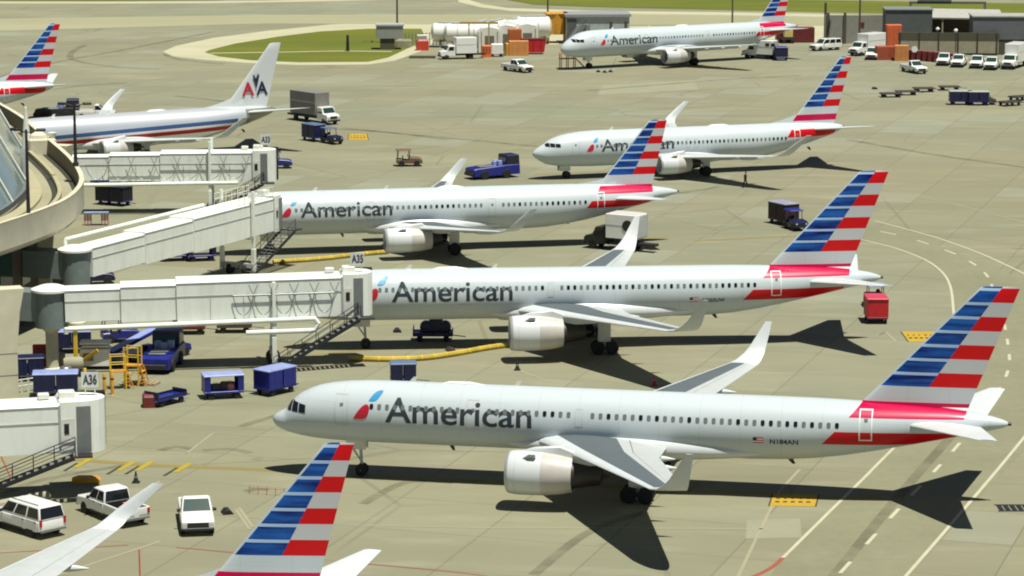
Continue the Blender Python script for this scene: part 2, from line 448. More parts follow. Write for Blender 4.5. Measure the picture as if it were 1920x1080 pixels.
# patches, tyre arcs, drain
sheet('concrete_patch', P_((1400, 975), (1500, 972), (1503, 1008), (1398, 1010)), 0.006, patchm)
sheet('concrete_patch', P_((1130, 160), (1300, 150), (1310, 168), (1120, 178)), 0.006, patchm)
lines('tyre_track', [[(-20, 150), (60, 128), (130, 112), (240, 92), (400, 60)], [(640, 240), (800, 255), (1010, 275)], [(560, 240), (700, 246), (840, 262)], [(160, 84), (135, 98), (138, 112), (200, 124), (300, 130)], [(320, 95), (312, 103), (345, 113), (420, 120)], [(1100, 170), (1350, 150), (1500, 142)],
      [(1590, 262), (1750, 290), (1930, 315)], [(100, 168), (160, 160), (240, 155)], [(330, 180), (420, 190), (470, 196)]], 1.1, streak, 0.007)
lines('tyre_track', [[(1560, 1085), (1640, 985), (1720, 890), (1800, 800)], [(300, 845), (330, 838), (360, 842)], [(380, 845), (430, 842), (470, 850)], [(0, 930), (80, 900), (250, 870)], [(450, 800), (560, 770), (760, 740)], [(1020, 360), (1200, 370), (1350, 350)],
      [(680, 945), (760, 905), (850, 905)], [(1000, 1078), (1100, 1000), (1210, 960)], [(460, 922), (480, 917), (505, 918)]], 0.7, streak, 0.009)
# ---------------------------------------------------------------- aircraft
# local axes: x aft from the nose, y to starboard, z up from the ground
TYPES = {
 'long': dict(  # twin jet, 47 m, tall undercarriage
  prof=[(0, 3.50, 3.45, .02), (.05, 3.62, 3.30, .15), (.2, 3.78, 3.10, .36), (.45, 3.96, 2.92, .58), (.8, 4.13, 2.77, .80), (1.06, 4.27, 2.69, .94), (1.32, 4.74, 2.62, 1.06), (1.8, 5.16, 2.52, 1.25), (2.15, 5.38, 2.46, 1.36), (2.6, 5.60, 2.40, 1.48), (3.2, 5.82, 2.34, 1.60), (4.0, 6.00, 2.29, 1.71), (5.2, 6.15, 2.26, 1.81), (6.6, 6.23, 2.24, 1.87), (8, 6.25, 2.24, 1.88), (20, 6.25, 2.24, 1.88), (31, 6.25, 2.24, 1.88), (33, 6.25, 2.30, 1.87), (35, 6.24, 2.46, 1.83), (37, 6.20, 2.75, 1.74), (39, 6.14, 3.14, 1.58), (41, 6.06, 3.58, 1.33), (43, 5.94, 4.03, 1.02), (44.6, 5.76, 4.38, .72), (45.8, 5.55, 4.65, .47), (46.5, 5.36, 4.84, .27), (46.8, 5.22, 4.98, .13)],
  zc=4.25, hh=2.005, hw=1.88, L=46.8, ztail=5.1,
  fin=dict(zt=13.55, le=44.9, te=47.28, zb=7.25, leb=38.9, teb=44.86, bt=46.19, bb=41.93, grey=6.25, p0=5.4, p1=6.25, r0=3.71, r1=4.54, root=6.0, fillet=None),
  wing=dict(st=[(1.2, 17.2, 26.0, 3.05), (1.9, 18.0, 25.95, 3.12), (6.6, 20.75, 26.15, 3.55), (18.3, 27.25, 29.35, 4.5)], tcr=(.12, .12, .11, .095), grey=(.14, .60),
            wl=[(18.3, 27.25, 29.35, 4.5), (18.95, 27.75, 29.5, 4.66), (19.5, 28.25, 29.65, 5.05), (19.85, 28.62, 29.75, 5.5), (20.2, 29.08, 29.9, 6.25), (20.55, 29.62, 30.05, 7.15)]),
  eng=dict(x=16.75, y=6.5, z=2.25, r=1.38, L=4.1, noz=1.75), stab=dict(st=[(.6, 40.4, 45.2, 4.95), (7.6, 45.35, 46.4, 5.72)]),
  ng=5.9, mg=24.4, mgy=3.65, dual=True, wr=.51, text=(7.9, 17.35, 3.98, 1.50), emb=(5.8, 4.1), winz=4.92, doors=[(4.55, 5.45, 3.62, 5.6), (13.15, 14.0, 3.62, 5.6), (37.8, 38.62, 4.0, 5.9)], exits=[(20.1, 20.6, 4.2, 5.3)],
  wins=(7.0, 36.6, .508), skip=[(12.9, 14.2), (19.85, 20.9)], fair=(15.2, 32.5), cock=(1.12, 2.6, 4.30, 4.22, 4.98, 4.72)),
 'mid': dict(  # single aisle, 44.5 m
  prof=[(0, 3.17, 3.10, .02), (.05, 3.38, 2.90, .22), (.2, 3.68, 2.65, .50), (.5, 4.02, 2.38, .82), (.9, 4.32, 2.18, 1.08), (1.4, 4.62, 2.02, 1.30), (1.9, 4.92, 1.92, 1.45), (2.4, 5.20, 1.85, 1.58), (3.0, 5.45, 1.80, 1.70), (3.8, 5.66, 1.76, 1.82), (4.8, 5.80, 1.73, 1.92), (6, 5.86, 1.73, 1.97), (7.5, 5.87, 1.73, 1.975), (18, 5.87, 1.73, 1.975), (29.5, 5.87, 1.73, 1.975), (31.5, 5.87, 1.82, 1.96), (33.5, 5.86, 2.06, 1.90), (35.5, 5.82, 2.42, 1.78), (37.5, 5.76, 2.88, 1.58), (39.5, 5.67, 3.36, 1.30), (41.3, 5.53, 3.82, .98), (42.8, 5.35, 4.22, .66), (43.8, 5.18, 4.50, .40), (44.3, 5.03, 4.68, .21), (44.45, 4.95, 4.78, .12)],
  zc=3.8, hh=2.07, hw=1.975, L=44.4, ztail=4.87,
  fin=dict(zt=11.76, le=41.57, te=43.35, zb=6.63, leb=37.45, teb=42.2, bt=42.45, bb=40.0, grey=5.67, p0=5.0, p1=5.67, r0=3.72, r1=4.40, root=5.4, fillet=(34.4, 5.83, 36.7, 6.1)),
  wing=dict(st=[(1.2, 15.4, 23.2, 2.45), (1.95, 16.1, 23.1, 2.5), (6.4, 18.5, 23.2, 2.95), (16.6, 23.85, 25.35, 4.05)], tcr=(.12, .12, .11, .1), grey=(.14, .60),
            wl=[(16.6, 23.85, 25.35, 4.05), (17.1, 24.2, 25.55, 4.2), (17.45, 24.6, 25.8, 4.5), (17.62, 25.1, 26.2, 4.95), (17.78, 25.75, 26.7, 5.6), (17.9, 26.45, 27.1, 6.25)]),
  eng=dict(x=15.07, y=5.75, z=1.82, r=1.16, L=4.4, noz=1.0), stab=dict(st=[(.6, 37.4, 41.9, 4.45), (6.22, 41.4, 42.4, 5.0)]),
  ng=5.07, mg=21.98, mgy=3.8, dual=False, wr=.58, text=(7.72, 16.38, 3.66, 1.33), emb=(5.9, 3.72), winz=4.33, doors=[(4.3, 5.15, 3.1, 4.95), (14.0, 14.75, 3.1, 4.95), (25.6, 26.3, 3.1, 4.95), (36.2, 36.95, 3.5, 5.2)], exits=[],
  wins=(7.3, 35.2, .533), skip=[(13.7, 15.0), (25.3, 26.6)], fair=(13.4, 27.5), cock=(1.5, 3.2, 4.28, 4.22, 4.72, 4.66)),
 'short': dict(  # single aisle, 39.5 m, low undercarriage
  prof=[(0, 2.94, 2.88, .02), (.06, 3.08, 2.72, .18), (.25, 3.28, 2.50, .40), (.6, 3.54, 2.22, .66), (1.0, 3.78, 1.98, .88), (1.5, 4.08, 1.74, 1.10), (2.0, 4.40, 1.60, 1.28), (2.6, 4.66, 1.50, 1.44), (3.3, 4.86, 1.42, 1.58), (4.2, 5.04, 1.36, 1.71), (5.4, 5.19, 1.31, 1.82), (7.0, 5.26, 1.27, 1.87), (8, 5.27, 1.27, 1.88), (16, 5.27, 1.27, 1.88), (25.5, 5.27, 1.27, 1.88), (27, 5.27, 1.40, 1.87), (29, 5.27, 1.78, 1.80), (31, 5.26, 2.25, 1.66), (33, 5.22, 2.78, 1.42), (35, 5.14, 3.35, 1.08), (36.4, 5.02, 3.80, .76), (37.2, 4.90, 4.12, .50), (37.6, 4.78, 4.38, .26)],
  zc=3.27, hh=2.0, hw=1.88, L=37.6, ztail=4.6,
  fin=dict(zt=12.55, le=37.2, te=38.65, zb=6.98, leb=32.65, teb=37.2, bt=37.95, bb=35.1, grey=6.13, p0=5.42, p1=6.13, r0=3.75, r1=4.60, root=5.0, fillet=(28.4, 5.26, 32.0, 6.25)),
  wing=dict(st=[(1.2, 12.7, 20.6, 2.05), (1.9, 13.4, 20.5, 2.12), (5.6, 15.9, 20.6, 2.55), (16.4, 21.85, 23.45, 3.72)], tcr=(.125, .12, .11, .1), grey=(.14, .60),
            wl=[(16.4, 21.85, 23.45, 3.72), (16.95, 22.25, 23.65, 3.86), (17.3, 22.65, 23.9, 4.15), (17.5, 23.2, 24.35, 4.6), (17.7, 24.1, 25.05, 5.3), (17.9, 25.2, 25.85, 6.05)]),
  eng=dict(x=13.2, y=4.83, z=1.72, r=1.10, L=3.7, noz=1.2), stab=dict(st=[(.6, 33.2, 37.3, 4.45), (7.18, 38.15, 39.1, 5.38)]),
  ng=4.0, mg=19.6, mgy=2.86, dual=False, wr=.56, text=(7.5, 16.15, 3.12, 1.26), emb=(5.75, 3.15), winz=3.72, doors=[(4.1, 4.95, 2.65, 4.5), (31.0, 31.75, 2.9, 4.6)], exits=[(17.6, 18.1, 3.1, 4.1), (18.6, 19.1, 3.1, 4.1)],
  wins=(7.0, 30.3, .508), skip=[(11.0, 11.4)], fair=(11.0, 24.5), cock=(1.3, 2.9, 3.74, 3.66, 4.14, 4.04)),
}
def lerpprof(T, x):
    P = T['prof']
    if x <= P[0][0]: return P[0][1:]
    for a, b in zip(P[:-1], P[1:]):
        if a[0] <= x <= b[0]:
            t = (x-a[0])/(b[0]-a[0]); return tuple(a[i]+(b[i]-a[i])*t for i in (1, 2, 3))
    return P[-1][1:]
def side_y(T, x, z, off=0.012):
    top, bot, hw = lerpprof(T, x); zc = (top+bot)/2; hh = (top-bot)/2
    k = max(0.0, 1-((z-zc)/(hh or 1e-6))**2)
    return -(hw*math.sqrt(k)+off)

def livery_mat(name, T, style):
    F = T['fin']; m, nt, b = newmat(name, 0.36, 0.0, 0.07); b.inputs['Specular IOR Level'].default_value = 0.26
    tc = nt.nodes.new('ShaderNodeTexCoord'); ob = tc.outputs['Object']
    sp = nt.nodes.new('ShaderNodeSeparateXYZ'); nt.links.new(ob, sp.inputs[0]); X, Z = E(nt, sp.outputs[0]), E(nt, sp.outputs[2])
    wear = ramp(nt, noise(nt, ob, 0.8, 5, 0.6, (0.35, 1, 1)), 0.3, 0.75)
    base = (0.51, 0.575, 0.60)
    c = mixc(nt, wear*0.10, base, (0.40, 0.435, 0.43))
    seam = ((X*(1/2.54)).frac() < 0.016).op('MAXIMUM', ((Z*(1/1.37)+0.31).frac() < 0.018))
    c = mixc(nt, seam*0.20, c, (0.22, 0.23, 0.23))
    grime = ramp(nt, noise(nt, ob, 2.2, 4, 0.6, (0.12, 1, 1.4)), 0.56, 0.80)
    c = mixc(nt, grime*0.14, c, (0.30, 0.30, 0.27))
    if style == 'new':
        kl = (F['le']-F['leb'])/(F['zt']-F['zb']); kt = (F['te']-F['teb'])/(F['zt']-F['zb']); kb = (F['bt']-F['bb'])/(F['zt']-F['zb'])
        D = Z*-1+F['zt']                      # depth below the fin tip
        LE = D*(-kl)+F['le']; TE = D*(-kt)+F['te']; BD = D*(-kb)+F['bt']
        per = (F['zt']-F['zb'])/7
        q = D*(1/per); i = q.floor(); fr = q.frac()
        onfin = (Z > F['zb'])
        rightred = ((i*0.5).frac() < 0.25)
        oi = nt.nodes.new('ShaderNodeObjectInfo'); cb = nt.nodes.new('ShaderNodeCombineXYZ'); rz = E(nt, oi.outputs['Random'])*40
        nt.links.new((X+rz).k, cb.inputs[0]); nt.links.new((Z+rz).k, cb.inputs[2])
        blu_n = ramp(nt, noise(nt, cb.outputs[0], 1.0, 3, 0.5, (0.30, 1, 2.4)), 0.36, 0.66)
        bl = mixc(nt, blu_n, (0.001, 0.005, 0.115), (0.010, 0.110, 0.42))
        bl = mixc(nt, (fr < 0.20), bl, (0.36, 0.50, 0.70))
        rr = mixc(nt, rightred, (0.50, 0.52, 0.53), (0.58, 0.002, 0.006))
        tail = mixc(nt, (X > BD), bl, rr)
        tail = mixc(nt, (X < (LE+0.13)), tail, (0.40, 0.47, 0.52))
        c = mixc(nt, onfin, c, tail)
        inl = (X > LE)*(X < TE)
        band = lambda a, bb: (Z > a)*(Z < bb)
        dorsal = band(F['p0'], F['p1'])*inl
        low = band(F['r0'], F['r1'])*inl
        c = mixc(nt, dorsal, c, (0.50, 0.001, 0.06)); c = mixc(nt, low, c, (0.54, 0.002, 0.008))  # dorsal band: red tinted pinkish, sky reflection put into the colour
    else:
        b.inputs['Metallic'].default_value = 0.5; b.inputs['Roughness'].default_value = 0.30; b.inputs['Coat Weight'].default_value = 0.0
        c = mixc(nt, wear*0.1, (0.72, 0.76, 0.80), (0.55, 0.58, 0.62))
        ztop = (X*0.027)+3.15
        f = lambda a, bb: ((Z-ztop) > a)*((Z-ztop) < bb)*(X < 32.2)*(X > 3.5)
        c = mixc(nt, f(-.55, -.08), c, (0.045, 0.10, 0.24)); c = mixc(nt, f(-.84, -.55), c, (0.75, 0.75, 0.75)); c = mixc(nt, f(-1.32, -.84), c, (0.42, 0.02, 0.02))
        nt.links.new((f(-1.32, -.08)*-0.5+0.5).k, b.inputs['Metallic'])
        c = mixc(nt, (X > 33.4)*(Z < 4.9), c, (0.30, 0.30, 0.26))
        c = mixc(nt, (Z > 5.26), c, (0.58, 0.62, 0.62))
        nt.links.new((((Z > 5.26)*-0.5+0.5)*(f(-1.32, -.08)*-1+1)).k, b.inputs['Metallic'])
    nt.links.new(c, b.inputs['Base Color'])
    return m
nacw = mat('nacelle_rear_paint', (0.52, 0.50, 0.46), 0.4, var=0.08)
nacm = mat('nacelle_paint', (0.62, 0.655, 0.66), 0.32, var=0.05, scale=0.7, coat=0.3)
wingwhite = mat('wing_light_paint', (0.58, 0.62, 0.63), 0.4, var=0.06)
winggrey = mat('wing_grey_panel', (0.090, 0.112, 0.125), 0.75, var=0.08, scale=0.6)
wingmid = mat('wing_flap_paint', (0.46, 0.49, 0.49), 0.45, var=0.06)
flapgap = mat('flap_gap', (0.12, 0.13, 0.13), 0.6)
letter = mat('charcoal_lettering', (0.020, 0.030, 0.038), 0.75, var=0.03)
embred = mat('emblem_red', (0.50, 0.012, 0.03), 0.4, var=0.15)
embblue = mat('emblem_blue', (0.03, 0.28, 0.55), 0.4, var=0.2)
shade_w = mat('window_blind', (0.15, 0.175, 0.17), 0.35)
doorline = mat('door_outline', (0.80, 0.80, 0.80), 0.4)
doorgrey = mat('door_seam', (0.50, 0.52, 0.53), 0.4)
lipm = mat('intake_lip_metal', (0.52, 0.54, 0.54), 0.45, 0.35)
hot = mat('exhaust_metal', (0.07, 0.062, 0.055), 0.5, 0.6)

CH = [0, .012, .05, .14, .28, .44, .60, .70, .709, .85, 1.0]
def foil(xl, xt, tc_):
    c = xt-xl; out = []
    def th(s): return 5*tc_*c*(.2969*math.sqrt(s)-.126*s-.3516*s*s+.2843*s**3-.1015*s**4)
    up = [(xl+s*c, th(s)+0.012*c*math.sin(PI*s)) for s in CH]
    lo = [(xl+s*c, -th(s)*0.85+0.012*c*math.sin(PI*s)) for s in reversed(CH[1:-1])]
    return up+lo
def wing_rings(st, tcs, sg):
    rs = []
    for (y, xl, xt, z), t in zip(st, tcs):
        rs.append([(x, sg*y, z+dz) for x, dz in foil(xl, xt, t)])
    return rs
def aircraft(kind, pose, label, style='new', winglet=True, detail=2, cargo_seed=1, gear=True, reg='N184AN'):
    T = TYPES[kind]; F = T['fin']
    root = thing('passenger_jet', label, 'airplane', (pose[0], pose[1], 0), pose[2], 'parked passenger jets')
    lv = livery_mat(style+'_'+kind+'_livery', T, style)
    n = 40
    # fuselage
    mb = MB(); rs = []
    for x, top, bot, hw in T['prof']:
        zc = (top+bot)/2; hh = (top-bot)/2
        rs.append([(x, hw*math.sin(2*PI*i/n), zc+hh*math.cos(2*PI*i/n)) for i in range(n)])
    mb.loft(rs, 0); fus = mb.build('fuselage', lv, root, True)
    # tail cone exhaust
    e = MB(); zt = T['ztail']; e.lathe([(T['L']-.05, .12), (T['L']+.22, .10), (T['L']+.22, .05)], 'x', (0, 0, zt)); e.build('exhaust_outlet', hot, root, True)
    # belly fairing
    a, b = T['fair']; mb = MB(); rs = []
    zb = T['zc']-T['hh']
    for k in range(15):
        t = k/14; x = a+(b-a)*t; s = max(0.02, math.sin(PI*min(1, t*1.25) if t < .4 else PI*(.5+.5*(t-.4)/.6)))**.7
        w = (T['hw']+.26)*(0.5+.5*s); h = .62*s+.05
        rs.append([(x, w*math.copysign(abs(math.cos(q))**.7, math.cos(q)), zb+.62+(h+.1)*math.sin(q)*(1.15 if math.sin(q) < 0 else 1.55)) for q in [2*PI*i/20 for i in range(20)]])
    mb.loft(rs, 0); mb.build('belly_fairing', nacm, root, True)
    # wings
    W = T['wing']; g0, g1 = W['grey']
    for sg in (-1, 1):
        mb = MB(); rs = wing_rings(W['st'], W['tcr'], sg)
        nn = len(rs[0]); mi = []
        for s in range(len(rs)-1):
            for i in range(nn):
                f = CH[i] if i < len(CH)-1 else None
                mi.append(0 if f is None or f < .14-1e-6 else ((1 if kind != 'short' else 2) if f < .60-1e-6 else (3 if abs(f-.70) < 1e-6 else 2)))
        mb.loft(rs, mi); wg = mb.build('wing', [wingwhite, winggrey, wingmid, flapgap], root, True)
        if winglet:
            w = MB(); wl = W['wl']; rs = []
            for i, (y, xl, xt, z) in enumerate(wl):
                p, q = wl[max(i-1, 0)], wl[min(i+1, len(wl)-1)]
                dy, dz = q[0]-p[0], q[3]-p[3]; L = math.hypot(dy, dz); nx, nz = -dz/L, dy/L
                rs.append([(x, sg*(y+nx*d), z+nz*d) for x, d in foil(xl, xt, .10)])
            w.loft(rs, 0); w.build('winglet', wingwhite, wg, True)
        # flap track fairings
        for yy in ((W['st'][2][0]-1.4, W['st'][2][0]+2.2, W['st'][2][0]+5.8)):
            st = W['st']; s0, s1 = (st[1], st[2]) if yy < st[2][0] else (st[2], st[3]); t = (yy-s0[0])/(s1[0]-s0[0])
            xt = s0[2]+(s1[2]-s0[2])*t; z = s0[3]+(s1[3]-s0[3])*t
            fm = MB(); fm.lathe([(xt-2.2, .03), (xt-1.6, .18), (xt-.6, .23), (xt+.2, .16), (xt+.85, .03)], 'x', (0, sg*yy, z-.24), 10)
            fm.build('flap_fairing', wingwhite, wg, True)
        # engine
        G = T['eng']; x0, r, L = G['x'], G['r'], G['L']; o = (0, sg*G['y'], G['z'])
        nm = MB(); nm.lathe([(x0+.9, r*.74), (x0+.35, r*.76), (x0+.10, r*.80), (x0, r*.86), (x0+.05, r*.91), (x0+.22, r*.96), (x0+.6, r*.995), (x0+1.3, r), (x0+L*.55, r*.985), (x0+L*.8, r*.91), (x0+L, r*.79), (x0+L-.02, r*.76), (x0+L-.7, r*.74)], 'x', o, 36, mi=[0]*36*8+[1]*36*5, caps=False)
        en = nm.build('engine', [nacm, nacw], root, True, 50)
        lm = MB(); lm.lathe([(x0+.36, r*.757), (x0+.09, r*.797), (x0-.012, r*.86), (x0+.045, r*.918), (x0+.20, r*.964)], 'x', o, 36, caps=False); lm.build('intake_lip', lipm, en, True)
        fm = MB(); fm.lathe([(x0+.86, .01), (x0+.88, r*.745)], 'x', o, 24); 
        for k in range(18):
            aa = 2*PI*k/18; c, s = math.cos(aa), math.sin(aa); c2, s2 = math.cos(aa+.2), math.sin(aa+.2)
            fm.add([(x0+.80, o[1]+c*.25*r, o[2]+s*.25*r), (x0+.80, o[1]+c*.73*r, o[2]+s*.73*r), (x0+.86, o[1]+c2*.73*r, o[2]+s2*.73*r), (x0+.86, o[1]+c2*.25*r, o[2]+s2*.25*r)], [(0, 1, 2, 3)])
        fm.build('fan', dark, en); s_ = MB(); s_.lathe([(x0+.35, .01), (x0+.5, .14*r), (x0+.82, .27*r)], 'x', o, 16); s_.build('spinner', greymet, en, True)
        z_ = MB(); z_.lathe([(x0+L-.9, r*.70), (x0+L-.1, r*.64), (x0+L+G['noz']*.55, r*.50), (x0+L+G['noz'], r*.40), (x0+L+G['noz'], r*.34), (x0+L+G['noz']-.4, r*.2), (x0+L+G['noz']+.5, .03)], 'x', o, 28); z_.build('exhaust_nozzle', [hot], en, True, 50)
        sk = MB(); sk.slab([(x0+1.0, o[1]-sg*.02+sg*r*.62, o[2]+r*.74), (x0+1.9, o[1]-sg*.02+sg*r*.62, o[2]+r*.74), (x0+1.9, o[1]+sg*(-.02)+sg*r*.80, o[2]+r*1.0), (x0+1.5, o[1]+sg*(-.02)+sg*r*.80, o[2]+r*1.0)], .03); sk.build('strake', lightgrey, en)
        for xx in (x0+.62, x0+L*.55):
            cw = MB(); rq = r*(.998 if xx < x0+1 else .988); cw.lathe([(xx-.012, rq+.004), (xx+.012, rq+.004)], 'x', o, 36, caps=False); cw.build('cowl_seam', lightgrey, en)
        py = MB(); st = W['st'][2]; zt_ = st[3]-.05
        top0 = (x0+1.0, G['z']+r*.985); rr = []
        for xx, za, zb_, hw in ((x0+.9, top0[1]+.02, top0[1]-.25, .04), (x0+1.7, top0[1]+.26, G['z']+r*.6, .20), (x0+L*.8, top0[1]+.42, G['z']+r*.55, .24), (st[1]+.6, zt_+.05, G['z']+r*.45, .24), (st[1]+2.6, zt_-.1, zt_-.55, .15), (st[1]+3.8, zt_-.25, zt_-.3, .03)):
            rr.append([(xx, o[1]-hw, zb_), (xx, o[1]+hw, zb_), (xx, o[1]+hw, za-.08), (xx, o[1]+hw*.5, za), (xx, o[1]-hw*.5, za), (xx, o[1]-hw, za-.08)])
        rr.sort(key=lambda q: q[0][0]); py.loft(rr); py.build('pylon', nacm, en, True, 40)
        # tailplane
        S = T['stab']['st']; sm = MB(); rs = wing_rings(S, (.10, .09), sg)
        sm.loft(rs, 0); sm.build('tailplane', [wingwhite], root, True)
        # main gear
        if gear:
            gm = MB(); y = sg*T['mgy']; x = T['mg']; wr = T['wr']; zt2 = W['st'][1][3]
            gm.tube((x, y, wr*.9), (x-.1, y, zt2), .14, 0, 10); gm.tube((x-.15, y, 1.2), (x+.1, y-sg*1.3, zt2), .08, 0, 8); gm.tube((x-.9, y, zt2-.1), (x, y, .9), .07, 0, 8)
            gm.box((x-.05, y+sg*.22, zt2*.5+.5), (1.0, .04, zt2-.9), 1)
            ax = (-.55, .55) if T['dual'] else (0,)
            if T['dual']: gm.tube((x-.6, y, wr), (x+.6, y, wr), .1, 0, 8)
            for dx in ax: gm.tube((x+dx, y-.55, wr), (x+dx, y+.55, wr), .07, 0, 8)
            mg = gm.build('main_gear', [lightgrey, offwhite], root, True)
            for dx in ax:
                for dy in (-.42, .42):
                    w = MB(); w.lathe([(-.17, wr*.55), (-.19, wr*.9), (-.12, wr), (.12, wr), (.19, wr*.9), (.17, wr*.55)], 'y', (x+dx, y+dy, wr), 18); w.build('wheel', black, mg, True)
    # fin
    fm = MB(); rs = []
    kl = (F['le']-F['leb'])/(F['zt']-F['zb']); kt = (F['te']-F['teb'])/(F['zt']-F['zb'])
    lev = [F['root'], F['grey']] + [F['zb']+(F['zt']-F['zb'])*k/7 for k in range(8)]
    lev = sorted(set(lev))
    for z in lev+[F['zt']+.09]:
        d = F['zt']-z; xl, xt = F['le']-kl*d, F['te']-kt*d
        if F['fillet']:
            fx0, fz0, fx1, fz1 = F['fillet']
        if z > F['zt']: xl += .25
        rs.append([(x, y, z) for x, y in foil(xl, xt, .085 if z <= F['zt'] else .02)])
    fm.loft(rs, 0)
    if F['fillet']:   # dorsal fillet running forward along the crown
        x0, z0, x1, z1 = F['fillet']; rs = []
        xe, ze = F['leb']+.9, F['zb']-.05
        for k in range(9):
            t = k/8; x = x0+(xe-x0)*t; z = z0+(ze-z0)*(t**1.9*.62+t*.38); w = .05+.22*t
            zl = F['root']-.1 if t > 0 else z0-.1
            rs.append([(x, -w, min(zl, z-.05)), (x, -w*.55, (z+zl)/2+.1*t), (x, -.02, z), (x, .02, z), (x, w*.55, (z+zl)/2+.1*t), (x, w, min(zl, z-.05))])
        fm.loft(rs, 0)
    fm.build('tail_fin', lv, root, True)
    # nose gear
    if gear:
        gm = MB(); x = T['ng']; zb2 = lerpprof(T, x)[1]; wr = T['wr']*.75
        gm.tube((x, 0, wr), (x-.1, 0, zb2+.3), .10, 0, 10); gm.tube((x-1.0, 0, zb2+.1), (x-.02, 0, wr+.5), .06, 0, 8); gm.tube((x, -.35, wr), (x, .35, wr), .06, 0, 8)
        gm.box((x-.3, -.34, zb2-.22), (1.3, .03, .55), 1); gm.box((x-.3, .34, zb2-.22), (1.3, .03, .55), 1)
        ng = gm.build('nose_gear', [lightgrey, offwhite], root, True)
        for dy in (-.24, .24):
            w = MB(); w.lathe([(-.11, wr*.55), (-.12, wr*.9), (-.07, wr), (.07, wr), (.12, wr*.9), (.11, wr*.55)], 'y', (x, dy, wr), 16); w.build('wheel', black, ng, True)
    if detail == 0: return root
    # cockpit windows: patches lying on the nose, three a side
    c0, c1, zl0, zl1, zh0, zh1 = T['cock']
    for sg in (-1, 1):
        for k in range(3):
            w = MB(); ta, tb = k/3+.015, (k+1)/3-.02
            def pt(t, s):
                x = c0+(c1-c0)*t**1.1
                top, bot, hw = lerpprof(T, x); zc = (top+bot)/2; hh = (top-bot)/2
                zl = zl0+(zl1-zl0)*t; zh = zh0+(zh1-zh0)*t
                z = zl+(zh-zl)*s
                z = min(z, top-.03)
                k_ = max(0, 1-((z-zc)/hh)**2)
                return (x-.015, sg*(hw*math.sqrt(k_)+.018), z+.008)
            vs = [pt(ta+(tb-ta)*i/4, j/3) for j in range(4) for i in range(5)]
            fs = [(j*5+i, j*5+i+1, j*5+i+6, j*5+i+5) for j in range(3) for i in range(4)]
            w.add(vs, fs); w.build('cockpit_window', glassdark, root, True)
    rng = random.Random(cargo_seed)
    # cabin windows on the side that is seen
    zc, hh = T['zc'], T['hh']; wz = T['winz']
    def winmesh():
        m_ = MB(); hw_, hh_ = .12, .17
        pts = [(-hw_+.05, -hh_), (hw_-.05, -hh_), (hw_, -hh_+.07), (hw_, hh_-.07), (hw_-.05, hh_), (-hw_+.05, hh_), (-hw_, hh_-.07), (-hw_, -hh_+.07)]
        m_.loft([[(x, .0, z) for x, z in pts], [(x, -.018, z) for x, z in pts]], 0); return m_
    x, x1, d = T['wins']; proto = {}
    lo, hi, _, cap = T['text']
    while x < x1 and style == 'new' and detail > 1:
        if not any(a <= x <= b for a, b in T['skip']):
            zb_ = wz+(.0)
            kind_ = 'd' if rng.random() < (.42 if not lo-.6 < x < hi else .0) else 's'
            top, bot, hw = lerpprof(T, x); y = side_y(T, x, wz, 0.0); s = (wz-(top+bot)/2)/((top-bot)/2)
            if kind_ not in proto:
                o = winmesh().build('cabin_window', glassdark if kind_ == 'd' else shade_w, root); proto[kind_] = o
            else:
                o = proto[kind_].copy(); col.objects.link(o); o.parent = root
            o.location = (x, y, wz); o.rotation_euler = (-math.asin(max(-1, min(1, s)))*.9, 0, 0)
        x += d
    # doors
    for (xa, xb, za, zb_) in (T['doors']+T['exits'] if style == 'new' else []):
        dm = MB(); k = 6
        ex = (xa, xb, za, zb_) in T['exits']
        t = .05 if ex else .075
        onred = xa > T['L']*.7
        def ringp(ins):
            pts = []
            a, b_, c_, d_ = xa+ins, xb-ins, za+ins, zb_-ins
            for i in range(k): pts.append((a+(b_-a)*i/k, c_))
            for i in range(k*2): pts.append((b_, c_+(d_-c_)*i/(k*2)))
            for i in range(k): pts.append((b_-(b_-a)*i/k, d_))
            for i in range(k*2): pts.append((a, d_-(d_-c_)*i/(k*2)))
            return [(x_, side_y(T, x_, z_, .010), z_) for x_, z_ in pts]
        o_, i_ = ringp(0), ringp(t); N = len(o_)
        dm.add(o_+i_, [(j, (j+1) % N, N+(j+1) % N, N+j) for j in range(N)], 0)
        zz = za+(zb_-za)*.62; xm = (xa+xb)/2
        if not ex: dm.add([(xm-.10, side_y(T, xm, zz, .012), zz), (xm+.12, side_y(T, xm, zz, .012), zz), (xm+.12, side_y(T, xm, zz+.2, .012), zz+.2), (xm-.10, side_y(T, xm, zz+.2, .012), zz+.2)], [(0, 1, 2, 3)], 1)
        dm.build('door', [doorline if onred else doorgrey, shade_w], root)
